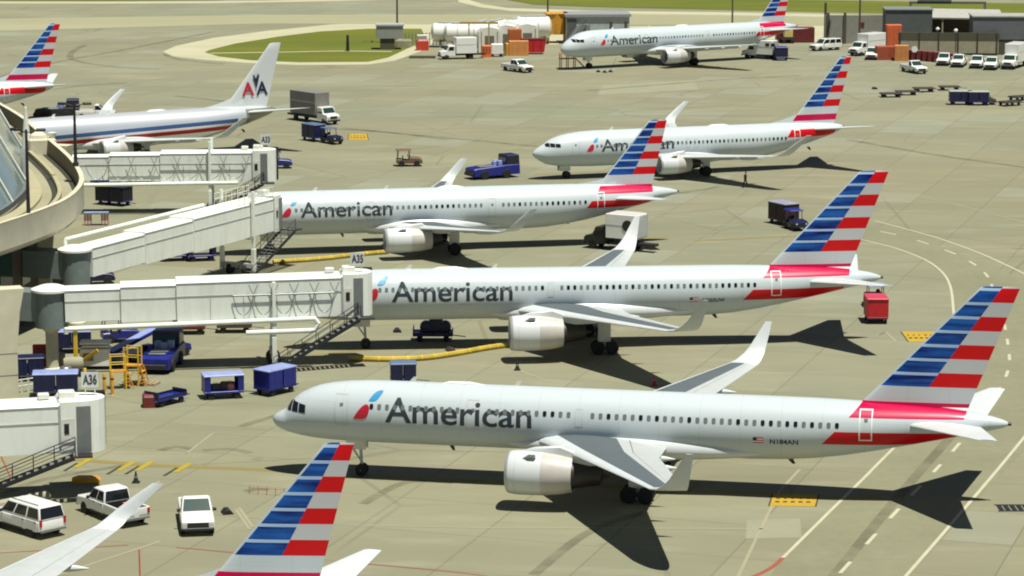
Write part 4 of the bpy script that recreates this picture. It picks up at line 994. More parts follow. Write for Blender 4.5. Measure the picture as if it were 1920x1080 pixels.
# ---------------------------------------------------------------- vehicles (x forward, origin on the ground under the middle)
vwhite = mat('vehicle_white', (0.78, 0.79, 0.76), 0.3, var=0.05, coat=0.4)
tail_red = mat('tail_lamp', (0.40, 0.01, 0.01), 0.25, var=0.0)
head_l = mat('head_lamp', (0.65, 0.66, 0.62), 0.15, var=0.0)
def add_wheel(parent, x, y, r, w=.22, rim=steel, nm='wheel'):
    mb = MB(); mb.lathe([(-w/2, r*.60), (-w/2, r*.92), (-w*.32, r), (w*.32, r), (w/2, r*.92), (w/2, r*.60)], 'y', (x, y, r), 18)
    o = mb.build(nm, black, parent, True)
    rm = MB(); rm.lathe([(-w*.42, .02), (-w*.40, r*.60), (w*.40, r*.60), (w*.42, .02)], 'y', (x, y, r), 14); rm.build('rim', rim, o, True)
    return o
def car(kind, label, pos, rz, body=None, cab_m=None, name=None, cat='pickup', grp=None, load=False):
    """pickup, crew pickup or estate car with glass, lamps and wheels"""
    body = body or vwhite
    t = thing(name or ('pickup_truck' if 'pick' in kind else 'estate_car'), label, cat, pos, rz, grp)
    L = 5.7 if kind == 'crewpick' else 5.4; w = 1.95; h0 = .42; hb = 1.08
    x0, x1 = -L/2, L/2
    if kind == 'suv': prof = [(x0, .50), (x0+.05, 1.12), (x1-1.45, 1.12), (x1-.12, .98), (x1, .80), (x1, .45), (x1-.5, h0), (x0+.4, h0)]
    else: prof = [(x0, .55), (x0, 1.14), (x1-1.55, 1.14), (x1-.15, 1.02), (x1, .85), (x1, .45), (x1-.5, h0), (x0+.4, h0)]
    mb = MB()
    if kind == 'suv': mb.prism(prof, -w/2, w/2, 0, .07)
    else:
        cb = -.60 if kind == 'crewpick' else -.05   # where cab starts; open box behind
        fp = [(cb, h0), (cb, 1.14)]+prof[2:6]+[(x1-.5, h0)]
        mb.prism(fp, -w/2, w/2, 0, .07)
        mb.box(((x0+cb)/2, 0, .64), (cb-x0, w-.1, .14))
        for sg in (-1, 1): mb.box(((x0+cb)/2, sg*(w/2-.06), .84), (cb-x0, .12, .60), 0, 0, .03)
        mb.box((x0+.05, 0, .84), (.1, w-.1, .58), 0, 0, .03)
    b = mb.build('body', body, t, True, 40, bev=.05)
    if kind != 'suv': mb = MB(); mb.box(((x0+cb)/2, 0, .725), (cb-x0-.14, w-.26, .03)); mb.box((cb-.05, 0, .95), (.03, w-.26, .42)); mb.build('bed_liner', black, t)
    # cabin
    if kind == 'suv': c0, c1, r0, r1, zr = x0+.02, x1-1.30, x0+.22, x1-2.05, 1.96
    elif kind == 'crewpick': c0, c1, r0, r1, zr = -.62, x1-1.35, -.50, x1-2.10, 1.92
    else: c0, c1, r0, r1, zr = -.05, x1-1.40, .05, x1-2.15, 1.90
    zb = 1.12; wb, wt = w/2-.04, w/2-.17
    bot = [(c0, -wb, zb), (c1, -wb, zb), (c1, wb, zb), (c0, wb, zb)]
    topr = [(r0, -wt, zr-.06), (r1, -wt, zr-.06), (r1, wt, zr-.06), (r0, wt, zr-.06)]
    top2 = [(r0+.12, -wt+.1, zr), (r1-.12, -wt+.1, zr), (r1-.12, wt-.1, zr), (r0+.12, wt-.1, zr)]
    mb = MB(); mb.loft([bot, topr, top2]); cb_ = mb.build('cabin', cab_m or body, t, True, 40, bev=.06)
    def pane(nm, P, u0, u1, v0, v1, off, pm=glassdark):
        a, b2, c, d = [Vector(p) for p in P]
        q = lambda u, v: a+(b2-a)*u+(d-a)*v+(a-b2+c-d)*u*v
        n = (b2-a).cross(d-a).normalized()
        if n.dot((a+c)/2-Vector(((c0+c1)/2, 0, 1.3))) < 0: n = -n
        pts = [q(u, v)+n*off for u, v in ((u0, v0), (u1, v0), (u1, v1), (u0, v1))]
        m_ = MB(); m_.loft([[tuple(p-n*.02) for p in pts], [tuple(p) for p in pts]]); m_.build(nm, pm, cb_)
    pane('windshield', [bot[1], bot[2], topr[2], topr[1]], .05, .95, .10, .93, .012, greenglass)
    pane('rear_window', [bot[3], bot[0], topr[0], topr[3]], .05, .95, .12, .93, .012)
    cuts = [(.03, .32), (.36, .65), (.69, .97)] if kind == 'suv' else ([(.05, .46), (.51, .95)] if kind == 'crewpick' else [(.10, .93)])
    for sg in (0, 1):
        P = [bot[0], bot[1], topr[1], topr[0]] if sg == 0 else [bot[3], bot[2], topr[2], topr[3]]
        for u0, u1 in cuts: pane('side_window', P, u0, u1, .14, .90, .012)
    xs = [c0+(c1-c0)*u for u in ((.06, .36, .68) if kind == 'suv' else ((.05, .48, .94) if kind == 'crewpick' else (.08, .92)))]
    for sg in (-1, 1):
        for a_, b_ in zip(xs[:-1], xs[1:]):
            mb = MB(); mb.box(((a_+b_)/2, sg*(w/2+.004), .80), (b_-a_-.035, .02, .56), 0, 0, .01); dd = mb.build('door', body, t)
            mb = MB(); mb.box((a_+.16, sg*(w/2+.025), 1.0), (.18, .03, .04)); mb.build('handle', dark, dd)
        if kind == 'suv': mb = MB(); mb.tube((r0+.2, sg*(wt-.12), zr+.06), (r1-.2, sg*(wt-.12), zr+.06), .025, 0, 6); mb.build('roof_rail', dark, t)
        mb = MB(); mb.box((0.1, sg*(w/2-.02), .44), (2.0, .08, .10)); mb.build('sill', dark, t)
    mb = MB(); mb.box((x0-.10, 0, .66), (.02, .34, .16)); mb.build('number_plate', offwhite, t)
    mb = MB(); mb.box((x1-.02, 0, .68), (.08, w*.66, .36), 0, 0, .02); mb.build('grille', dark, t)
    mb = MB(); mb.box((x1+.02, 0, .46), (.14, w*.96, .16), 0, 0, .03); mb.build('bumper', dark if kind != 'suv' else greymet, t)
    mb = MB(); mb.box((x0-.03, 0, .52), (.14, w*.94, .16), 0, 0, .03); mb.build('bumper', greymet, t)
    for sg in (-1, 1):
        mb = MB(); mb.box((x1-.03, sg*w*.40, .78), (.08, .30, .18)); mb.build('headlight', head_l, t)
        mb = MB(); mb.box((x0-.01, sg*(w/2-.12), 1.0 if kind == 'suv' else .92), (.06, .15, .42 if kind == 'suv' else .32)); mb.build('taillight', tail_red, t)
        mb = MB(); mb.box((c1-.35, sg*(w/2+.10), 1.22), (.12, .20, .18), 0, 0, .02); mb.build('wing_mirror', dark, t)
        for xx in (x0+1.05, x1-.95):
            ar = MB(); ar.lathe([(-.04, .02), (-.04, .47), (.02, .47), (.03, .02)], 'y', (xx, sg*(w/2-.055), .40), 18); ar.build('wheel_arch', black, t)
            add_wheel(t, xx, sg*(w/2-.10), .39)
    return t
def box_truck(label, pos, rz, Lb=4.2, hb=2.6, cabc=None, boxc=None, name='box_truck', rack=False, zbox=.95, wbox=2.3, wheel_r=.42, group=None, stripe=None, cat='truck'):
    cabc = cabc or vwhite; boxc = boxc or vwhite
    t = thing(name, label, cat, pos, rz, group)
    mb = MB(); mb.box((-.6, 0, .70), (Lb+2.9, .9, .24)); mb.build('chassis', dark, t)
    xb = -Lb/2-.5
    mb = MB(); mb.box((xb+Lb/2, 0, zbox+hb/2), (Lb, wbox, hb), 0, 0, .05); bx = mb.build('cargo_box', boxc, t)
    mb = MB(); mb.box((xb-.02, 0, zbox+hb/2), (.05, wbox*.86, hb*.88)); mb.build('rear_door', lightgrey, bx)
    for sg in (-1, 1):
        mb = MB(); mb.box((xb+Lb/2, sg*(wbox/2+.012), zbox+hb*.55), (Lb*.94, .02, .06)); mb.build('side_rail', lightgrey, bx)
    x0 = xb+Lb+.08
    prof = [(x0, .55), (x0, 2.15), (x0+.25, 2.25), (x0+1.05, 2.18), (x0+1.45, 1.45), (x0+2.25, 1.25), (x0+2.38, 1.05), (x0+2.38, .55)]
    mb = MB(); mb.prism(prof, -1.0, 1.0, 0, .09); cb = mb.build('cab', cabc, t, True, 30)
    mb = MB(); mb.slab([(x0+1.09, -.82, 2.10), (x0+1.44, -.86, 1.50), (x0+1.44, .86, 1.50), (x0+1.09, .82, 2.10)], -.03); 
    for v in mb.v: v.x += .03
    mb.build('windshield', greenglass, cb)
    for sg in (-1, 1):
        mb = MB(); mb.slab([(x0+.25, sg*1.005, 1.45), (x0+1.2, sg*1.005, 1.45), (x0+.98, sg*.99, 2.02), (x0+.25, sg*.99, 2.02)], .02); mb.build('side_window', glassdark, cb)
        mb = MB(); mb.box((x0+2.39, sg*.75, .95), (.05, .3, .18)); mb.build('headlight', head_l, t)
        for xx in (xb+.95, x0+1.45): add_wheel(t, xx, sg*.86, wheel_r, .28)
    mb = MB(); mb.box((x0+2.42, 0, .55), (.14, 2.0, .22), 0, 0, .03); mb.build('bumper', dark, t); mb = MB(); mb.box((x0+2.39, 0, .95), (.04, 1.1, .34)); mb.build('grille', dark, t)
    return t
def cart(kind, label, pos, rz, L=3.0, w=1.6, roofm=None, sidem=None, framem=None, grp='baggage carts', h=1.75, name='baggage_cart'):
    t = thing(name, label, 'baggage cart', pos, rz, grp); fm = framem or blue; rm = roofm or skyblue; sm = sidem or blue
    mb = MB(); mb.box((0, 0, .52), (L, w, .14), 0, 0, .02); mb.build('deck', fm, t)
    mb = MB(); mb.tube((L/2, 0, .42), (L/2+1.0, 0, .30), .045, 0, 6); mb.build('tow_bar', dark, t)
    for x in (-L*.33, L*.33):
        for sg in (-1, 1): add_wheel(t, x, sg*(w/2-.14), .24, .16, offwhite)
    if kind in ('open', 'closed'):
        mb = MB(); mb.box((0, 0, h), (L+.1, w+.1, .10), 0, 0, .04); mb.build('roof', rm, t)
        for x in (-L/2+.06, L/2-.06):
            mb = MB(); mb.box((x, 0, (h+.55)/2), (.08, w-.04, h-.62)); mb.build('end_panel', sm, t)
        if kind == 'open':
            for x in (-L/2+.28, L/2-.28):
                for sg in (-1, 1):
                    mb = MB(); mb.box((x, sg*(w/2-.03), (h+.55)/2), (.36, .05, h-.62), 0, 0, .02); mb.build('curtain', sm, t)
        else:
            for sg in (-1, 1):
                for k in (-1, 1):
                    mb = MB(); rs = []
                    for i in range(9):
                        x = k*L/4+(i-4)/4*(L/4-.05); y = sg*(w/2+.01+.025*math.sin(i*2.1+k)); rs.append([(x, y-.02, .58), (x, y+.02, .58), (x, y+.02, h-.05), (x, y-.02, h-.05)])
                    mb.loft(rs); mb.build('curtain', sm, t, True)
    elif kind == 'flat':
        mb = MB(); mb.box((-L/2+.05, 0, .85), (.08, w, .55), 0, 0, .02); mb.build('end_panel', sm, t)
        mb = MB(); mb.box((L/2-.05, 0, .75), (.08, w, .35), 0, 0, .02); mb.build('end_panel', sm, t)
        for sg in (-1, 1):
            mb = MB(); mb.box((0, sg*(w/2-.03), .66), (L, .05, .16)); mb.build('side_rail', sm, t)
    elif kind == 'dolly':
        mb = MB()
        for k in range(9): mb.tube((-L/2+.2+k*(L-.4)/8, -w/2+.08, .62), (-L/2+.2+k*(L-.4)/8, w/2-.08, .62), .045, 0, 6)
        mb.build('roller', steel, t)
    return t
def tug(label, pos, rz, m=None, canopy=True, L=2.9, w=1.5, s=1.0, rimm=None, name='baggage_tug', grp='tugs', roofm=None):
    t = thing(name, label, 'tug', pos, rz, grp); m = m or blue
    x0, x1 = -L/2, L/2
    mb = MB(); mb.prism([(x0, .35), (x0, .82), (x0+.55, .86), (x0+.7, .70), (x0+1.35, .70), (x0+1.5, 1.05), (x1-.35, .98), (x1, .85), (x1, .35)], -w/2, w/2, 0, .05); b = mb.build('body', m, t, True, 30)
    mb = MB(); mb.box((x0+.95, -.28, .78), (.5, .45, .16), 0, 0, .04); mb.box((x0+.70, -.28, 1.02), (.12, .45, .42), 0, 0, .04); mb.build('seat', black, t)
    mb = MB(); mb.tube((x0+1.5, -.28, 1.05), (x0+1.3, -.28, 1.25), .03, 0, 6); mb.lathe([(0, .17), (.03, .19), (.06, .17)], 'x', (x0+1.26, -.28, 1.25), 12); mb.build('steering_wheel', black, t)
    if canopy:
        mb = MB()
        for xx in (x0+.12, x0+1.55):
            for sg in (-1, 1): mb.tube((xx, sg*(w/2-.1), .8), (xx+(.06 if xx < 0 else -.12), sg*(w/2-.14), 1.85), .04, 0, 6)
        mb.build('canopy_post', m, t)
        mb = MB(); mb.box((x0+.82, 0, 1.88), (1.75, w, .10), 0, 0, .05); mb.build('canopy', roofm or m, t)
    for xx in (x0+.55, x1-.6):
        for sg in (-1, 1): add_wheel(t, xx, sg*(w/2-.08), .36, .24, rimm or offwhite)
    mb = MB(); mb.box((x1+.03, 0, .5), (.1, w*.9, .2)); mb.build('bumper', dark, t)
    for sg in (-1, 1): mb = MB(); mb.box((x1-.01, sg*w*.34, .74), (.05, .18, .12)); mb.build('headlight', head_l, t)
    t.scale = (s, s, s)
    return t
def pushback(label, pos, rz, m=None):
    t = thing('pushback_tractor', label, 'tractor', pos, rz); m = m or blue
    mb = MB(); mb.prism([(-2.9, .35), (-2.9, 1.15), (-2.6, 1.25), (.9, 1.45), (1.1, 1.5), (2.85, 1.5), (2.9, .4)], -1.15, 1.15, 0, .07); mb.build('body', m, t, True, 30)
    mb = MB(); mb.prism([(1.15, 1.48), (1.25, 2.55), (2.80, 2.55), (2.87, 1.48)], -1.05, 1.05, 0, .06); c = mb.build('cab', navy, t)
    for sg in (-1, 1): mb = MB(); mb.slab([(1.4, sg*1.06, 1.6), (2.65, sg*1.06, 1.6), (2.62, sg*1.05, 2.35), (1.48, sg*1.05, 2.35)], .02); mb.build('side_window', glassdark, c)
    mb = MB(); mb.slab([(1.12, -.85, 1.62), (1.12, .85, 1.62), (1.24, .8, 2.2), (1.24, -.8, 2.2)], .03); mb.build('windshield', greenglass, c)
    mb = MB(); mb.box((-.9, 0, 1.38), (2.2, 1.3, .10), 0, 0, .03); mb.build('hood', greymet, t)
    for x_, y_, h_ in ((.55, -.55, .55), (.15, -.1, .45), (.6, .45, .5)): mb = MB(); mb.box((x_, y_, 1.42+h_/2), (.5, .5, h_), 0, 0, .04); mb.build('engine_box', skyblue, t)
    for x in (-1.6, 1.15):
        for sg in (-1, 1): add_wheel(t, x, sg*1.10, .52, .34, white)
    mb = MB(); mb.box((-3.0, 0, .6), (.25, 1.9, .35), 0, 0, .04); mb.build('bumper', dark, t)
    return t

def fence(label, a, b, h, n, m, name='fence', solid=None):
    a, b = at(*a), at(*b); t = thing(name, label, 'fence', a, 0); d = b-a; 
    mb = MB()
    for z in (h*.5, h*.95): mb = MB(); mb.tube((0, 0, z), (d.x, d.y, z), .05, 0, 5); mb.build('rail', m, t)
    for k in range(n+1): p = d*(k/n); mb = MB(); mb.box((p.x, p.y, h/2), (.14, .14, h)); mb.build('post', m, t)
    if solid: mb = MB(); mb.beam((0, 0, .15), (d.x, d.y, .15), .05, h*.9); mb.build('panel', solid, t)
    return t
# near white vehicles
def hd(p, q):
    a, b = at(*p), at(*q); return math.atan2(b.y-a.y, b.x-a.x)
car('suv', 'white estate car seen from behind, cut by the left edge', at(50, 993), hd((95, 1003), (5, 975)), cat='car')
pk = car('crewpick', 'white crew cab pickup with dark open load bed', at(212, 970), hd((262, 990), (165, 950)), cat='pickup')
car('pick', 'white pickup facing the camera with black grille', at(368, 985), hd((362, 950), (374, 1016)), cat='pickup')
for x, y, c, nm, lab in ((-1.5, -.35, orange, 'crate', 'orange crate in the bed of the white crew cab pickup'), (-2.2, .3, maroon, 'tool_box', 'dull red tool box in the bed of the white crew cab pickup')):
    w = pk.matrix_world if False else Matrix.Translation(pk.location) @ Matrix.Rotation(pk.rotation_euler.z, 4, 'Z')
    q = w @ Vector((x, y, .71)); mb = MB(); mb.box((0, 0, .20), (.7, .6, .40), 0, 0, .04); mb.box((0, 0, .42), (.74, .64, .05), 0, 0, .01); o = mb.build(nm, c); o.location = q; o.rotation_euler = (0, 0, pk.rotation_euler.z); tag(o, lab, 'box')

# baggage carts in front of the nearest jet
cart('flat', 'low blue flat cart with dark red end', at(311, 757), hd((270, 768), (352, 748)), L=3.0, w=1.4, sidem=navy)
mb = MB(); mb.box((0, 0, .42), (.9, 1.2, .85), 0, 0, .08); mb.box((0, 0, .87), (.8, 1.0, .12), 0, 0, .04); o = mb.build('engine_cover', maroon); o.location = at(279, 762)+Vector((0, 0, .0)); o.rotation_euler = (0, 0, .15); tag(o, 'dark red power unit at the left end of the flat cart', 'power unit')
c2 = cart('open', 'blue cart with open curtains showing luggage', at(418, 745), hd((382, 748), (455, 744)), L=2.9, w=1.6)
cart('closed', 'dark blue cart with closed curtains and pale roof', at(516, 737), hd((482, 746), (552, 730)), L=2.9, w=1.6, h=1.9)
rng = random.Random(3)
for k, (x, y, z, d, mm, lab) in enumerate(((-.55, -.25, .60, (.7, .3, .5), navy, 'navy suitcase at the left in the open cart'), (.05, -.2, .60, (.55, .3, .6), brownsteel, 'brown suitcase standing in the middle of the open cart'), (.55, -.25, .60, (.5, .35, .45), pale_red, 'faded red bag at the right in the open cart'), (.5, .25, .60, (.8, .35, .5), tan, 'tan suitcase at the back of the open cart'))):
    w = Matrix.Translation(c2.location) @ Matrix.Rotation(c2.rotation_euler.z, 4, 'Z')
    mb = MB(); mb.box((0, 0, d[2]/2), d, 0, 0, .05); mb.tube((-d[0]*.2, 0, d[2]), (-d[0]*.2, 0, d[2]+.06), .015, 0, 5); mb.tube((d[0]*.2, 0, d[2]), (d[0]*.2, 0, d[2]+.06), .015, 0, 5); mb.tube((-d[0]*.2, 0, d[2]+.06), (d[0]*.2, 0, d[2]+.06), .015, 0, 5)
    o = mb.build('suitcase', mm); o.location = w @ Vector((x, y, z)); o.rotation_euler = (0, 0, c2.rotation_euler.z+rng.uniform(-.1, .1)); tag(o, lab, 'luggage', 'luggage in the open cart')
# clutter under the level bridge
pushback('deep blue tractor with cab parked under the level jet bridge', at(305, 688), hd((290, 700), (335, 660)))
tug('small blue tug with canopy behind the deep blue tractor', at(322, 668), hd((300, 670), (345, 660)), roofm=skyblue)
def belt_loader(label, pos, rz):
    t = thing('belt_loader', label, 'belt loader', pos, rz, None)
    mb = MB(); mb.box((0, 0, .62), (4.2, 1.7, .5), 0, 0, .06); mb.build('chassis', greymet, t)
    mb = MB(); mb.beam((-2.6, 0, 1.05), (2.8, 0, 2.05), .95, .22); mb.build('conveyor', blue, t)
    mb = MB(); mb.beam((-2.5, 0, 1.29), (2.7, 0, 2.25), .75, .05); mb.build('belt', skyblue, t)
    mb = MB(); mb.box((1.2, -.55, 1.05), (.9, .5, .5), 0, 0, .05); mb.build('cab_step', navy, t)
    for x in (-1.3, 1.3):
        for sg in (-1, 1): add_wheel(t, x, sg*.78, .36, .24)
    return t
belt_loader('grey belt loader with pale blue sloping belt under the level jet bridge', at(246, 680), hd((215, 690), (270, 676)))
cart('closed', 'navy cart deep in shade beside the brown terminal wall', at(135, 660), .1, sidem=navy)
tug('blue tug half hidden under the left end of the level bridge', at(225, 640), .3, roofm=skyblue)
ac = thing('ground_power_unit', 'white boxy power unit with stepped lid near the yellow hoist', 'power unit', at(180, 690), .05)
mb = MB(); mb.box((0, 0, .95), (2.3, 1.5, 1.3), 0, 0, .06); mb.build('housing', white, ac)
mb = MB(); mb.box((.05, 0, 1.78), (2.0, 1.3, .16), 0, 0, .03); mb.box((0, 0, 2.02), (2.3, 1.45, .14), 0, 0, .03); mb.build('lid', offwhite, ac)
mb = MB(); mb.box((-.5, -.76, 1.0), (.8, .03, .6)); mb.build('grille', greymet, ac)
for x in (-.7, .7):
    for sg in (-1, 1): add_wheel(ac, x, sg*.6, .3, .18)
def stand(label, pos, rz, h=2.2):
    t = thing('maintenance_stand', label, 'stand', pos, rz, 'yellow stands')
    mb = MB()
    for x in (-.55, .55):
        for y in (-.4, .4): mb.box((x, y, h/2), (.09, .09, h))
    mb.build('post', yellow, t)
    mb = MB(); mb.box((0, 0, h*.52), (1.2, .9, .06)); mb.build('platform', amber, t)
    mb = MB()
    for z in (h*.76, h):
        for y in (-.4, .4): mb = MB(); mb.tube((-.55, y, z-.03), (.55, y, z-.03), .035, 0, 6); mb.build('rail', yellow, t)
    mb = MB(); mb.tube((-.55, -.4, .25), (.55, -.4, h*.5), .03, 0, 6); mb.build('brace', yellow, t)
    mb = MB()
    for k in range(4): mb.box((.75+.0*k, 0, .25+k*.28), (.28, .8, .05))
    mb.beam((1.1, -.38, 0), (.62, -.38, h*.52), .05, .08); mb.beam((1.1, .38, 0), (.62, .38, h*.52), .05, .08); mb.build('step', amber, t)
    return t
stand('yellow work stand beside the gate sign, left of two', at(222, 728), .2, 2.5); stand('yellow work stand nearest the pale boards, right of two', at(250, 722), -.2, 2.9)
for i, (px, py, h, lab) in enumerate(((160, 722, 1.3, 'yellow guard post left of the row by the nearest gate sign'), (196, 735, 1.4, 'amber guard post in the middle of the row by the stands'), (211, 740, 1.6, 'amber guard post at the right end of the row by the stands'))):
    mb = MB(); mb.lathe([(0, .16), (.03, .12), (h-.08, .12), (h-.02, .08), (h, .01)], 'z', (0, 0, 0), 12); mb.lathe([(h*.7, .13), (h*.7+.12, .13)], 'z', (0, 0, 0), 12, 1); o = mb.build('guard_post', [yellow if i == 0 else amber, black], None, True); o.location = at(px, py); tag(o, lab, 'bollard', 'guard posts')
mb = MB(); mb.box((0, 0, .06), (2.2, 1.1, .12)); 
for k in range(6): mb.box((-.95+k*.38, 0, .15), (.25, 1.1, .06))
o = mb.build('pallet', mat('weathered_wood', (.33, .26, .17), .8)); o.location = at(270, 720); o.rotation_euler = (0, 0, -.3); tag(o, 'weathered wooden pallet to the right of the yellow stands', 'pallet')
hy = thing('fire_hose_cabinet', 'red cabinet against the terminal wall behind the near column', 'cabinet', at(76, 690), 0.1)
mb = MB(); mb.box((0, 0, .9), (1.1, .6, 1.8), 0, 0, .04); mb.build('housing', red, hy); mb = MB(); mb.box((-.0, -.31, .95), (.9, .03, 1.4)); mb.build('door', maroon, hy)
mb = MB(); mb.tube((.38, -.34, .8), (.38, -.34, 1.1), .025, 0, 6); mb.build('handle', steel, hy)
wc = thing('water_cart', 'pale grey tank cart by the foot of the rotunda', 'cart', at(138, 705), .2)
mb = MB(); mb.lathe([(-.8, .05), (-.72, .42), (-.5, .52), (.5, .52), (.72, .42), (.8, .05)], 'x', (0, 0, .95), 16); mb.build('tank', stone, wc, True)
mb = MB(); mb.box((0, 0, .38), (1.7, .9, .12)); mb.build('frame', greymet, wc)
for x in (-.55, .55):
    for sg in (-1, 1): add_wheel(wc, x, sg*.42, .25, .14)
cart('closed', 'cart with pale blue roof just beyond the nearest jet bridge', at(105, 742), .12, L=3.2, roofm=skyblue, sidem=navy)
cart('closed', 'dark cart behind the level bridge duct', at(355, 625), .05, L=2.6, sidem=maroon, framem=maroon, roofm=brownsteel, h=1.3)
cart('flat', 'dark flat cart behind the bridge leg', at(440, 622), .05, L=2.8, sidem=brownsteel, framem=brownsteel)
cart('closed', 'dark blue cart against the column foot in the terminal shade', at(52, 712), .2, L=2.4, sidem=navy, roofm=navy)
for i, (px, py, c_, lab) in enumerate(((98, 678, offwhite, 'crumpled white covered drum left of the rotunda pedestal'), (112, 690, stone, 'beige drum by the rotunda pedestal'), (124, 716, steel, 'bare metal drum in front of the rotunda pedestal'))):
    mb = MB(); mb.lathe([(0, .42), (.05, .45), (.5, .44), (.55, .47), (.6, .44), (1.1, .45), (1.15, .40), (1.18, .05)], 'z', (0, 0, 0), 16); o = mb.build('drum', c_, None, True); o.location = at(px, py); tag(o, lab, 'drum', 'drums by the rotunda')
fence('thin white pipe fence at the foot of the near terminal column', (28, 738), (92, 728), 1.0, 5, offwhite)
# beneath and around the second jet
lc = cart('flat', 'dark flat cart carrying three round bundles under the second jet', at(812, 638), 0.0, L=3.2, sidem=navy, framem=navy)
for k, (dx, r, lab) in enumerate(((-.55, .5, 'dark round bundle at the left on the cart under the second jet'), (.15, .62, 'tallest dark round bundle on the cart under the second jet'), (.95, .5, 'dark round bundle at the right on the cart under the second jet'))):
    mb = MB(); mb.lathe([(-.5, .05), (-.45, r*.85), (-.3, r), (.3, r), (.45, r*.85), (.5, .05)], 'y', (0, 0, r), 14); o = mb.build('covered_bundle', navy, None, True); o.location = lc.location+Vector((dx, 0, .60)); tag(o, lab, 'bundle', 'bundles on the dark cart')
bt = cart('closed', 'small cart with slate blue roof showing above the nearest fuselage', at(756, 722), .1, L=1.9, w=1.3, roofm=mat('slate_blue_roof', (.10, .16, .28), .5), sidem=navy, h=1.7)
def hose(label, pts, r=.22):
    P = smoothline([at(*p)+Vector((0, 0, r*.9)) for p in pts], 8); mb = MB(); mb.path(P, r, 0, 8)
    for i in range(4, len(P)-1, 3):
        d = (P[i+1]-P[i]).normalized(); mb.tube(P[i]-d*.05, P[i]+d*.05, r*1.06, 1, 8)
    o = mb.build('air_hose', [hosey, yellow], None, True); return tag(o, label, 'hose', 'yellow air hoses')
hose('yellow air hose lying beneath the second jet towards its engine', [(655, 676), (720, 678), (790, 676), (850, 668), (905, 658), (945, 652), (966, 648)])
hose('yellow air hose lying beneath the third jet towards its engine', [(512, 495), (560, 492), (620, 487), (680, 480), (728, 476)])
# red covered cart with blue tug at right
cart('closed', 'bright red covered cart behind the tail of the second jet', at(1642, 603), R(90), L=2.6, w=1.7, roofm=mat('pinkish_red_cover', (.55, .05, .09), .5), sidem=red, framem=maroon, h=2.1)
tug('pale blue roofed tug hitched to the bright red cart', at(1639, 572), R(90), roofm=skyblue, m=navy)
cart('closed', 'dark brown covered cart with pale roof beyond the second tail', at(1469, 420), hd((1455, 418), (1500, 428)), L=2.9, w=1.8, roofm=mat('pale_violet_roof', (.30, .30, .40), .5), sidem=mat('dark_brown_curtain', (.035, .018, .02), .7), framem=dark, h=2.2)
tug('blue tug pulling the dark brown cart beyond the second tail', at(1492, 430), hd((1470, 420), (1500, 431)), canopy=True, m=navy, roofm=blue)
pushback('long blue tractor with white hubs in front of the third jet', at(924, 333), hd((890, 336), (960, 331)))
tug('small brown tug standing alone on the open apron', at(767, 311), .1, m=mat('dusty_brown_paint', (.16, .09, .06), .6), s=1.0, rimm=dark)
# catering truck in silver behind the old livery tail, tug beside it
ct = box_truck('grey box truck with white cab in front of the letters AA', at(585, 228), hd((545, 220), (625, 232)), Lb=5.6, hb=2.9, boxc=mat('dull_grey_panel', (.21, .20, .185), .6), zbox=1.1)
cart('closed', 'navy covered cart pulled by a tug below the grey box truck', at(588, 264), hd((570, 260), (606, 266)), L=2.8, w=1.7, sidem=navy, h=2.1, roofm=mat('slate_blue_roof', (.1, .16, .28), .5))
tug('navy tug pulling the covered cart below the grey box truck', at(622, 269), hd((600, 264), (640, 271)), L=2.9, m=navy, roofm=mat('slate_blue_roof', (.1, .16, .28), .5))
tug('blue tug beyond the far jet bridge cab', at(523, 315), .1, m=blue, roofm=navy)
cart('closed', 'black and blue cart in the gap between the two farther bridges', at(214, 384), hd((180, 380), (250, 386)), L=3.6, w=1.8, sidem=mat('black_curtain', (.006, .006, .012), .8), roofm=navy, h=2.0)
cart('flat', 'blue flat cart behind the black and blue cart', at(200, 348), .05, L=3.4, sidem=blue)
cart('flat', 'dark flat cart beneath the far jet bridge', at(262, 340), .05, L=3.0, sidem=navy, framem=navy)
b = thing('barricade', 'red and white barricade with blue top board near the terminal', 'barricade', at(181, 422), .05)
mb = MB(); mb.box((0, 0, 1.28), (2.5, .5, .14), 0, 0, .03); mb.build('top_board', skyblue, b)
for x in (-.85, .85):
    mb = MB()
    for k in range(5): mb.box((x-.3+k*.15, 0, .62), (.15, .12, 1.2), k % 2)
    mb.build('panel', [pale_red, offwhite], b)
mb = MB(); mb.box((0, 0, .05), (2.2, .6, .08)); mb.build('base', dark, b)
for px, lab in ((330, 'blue cart under the middle of the sloping bridge'), (378, 'dark blue cart under the upper end of the sloping bridge')):
    cart('open', lab, at(px, 488), .25, L=2.6, sidem=blue if px == 330 else navy, h=1.5)
tug('small navy tug beneath the lower end of the sloping bridge', at(183, 532), .2, m=navy, canopy=False)
# high-lift truck behind the third jet
hl = box_truck('white high lift box truck behind the tail of the third jet', at(1166, 468), R(150), Lb=3.3, hb=2.3, zbox=1.25, cabc=mat('dark_grey_paint', (.015, .015, .015), .6), wbox=2.4)
mb = MB(); mb.tube((-2.0, 1.0, .6), (1.0, 1.0, 1.2), .08, 0, 6); mb.tube((-2.0, 1.0, 1.2), (1.0, 1.0, .6), .08, 0, 6); mb.build('scissor_lift', dark, hl)
mb = MB(); mb.lathe([(-.02, .55), (.02, .55)], 'y', (-1.2, 1.22, 2.5), 14); mb.build('side_emblem', dark, hl)
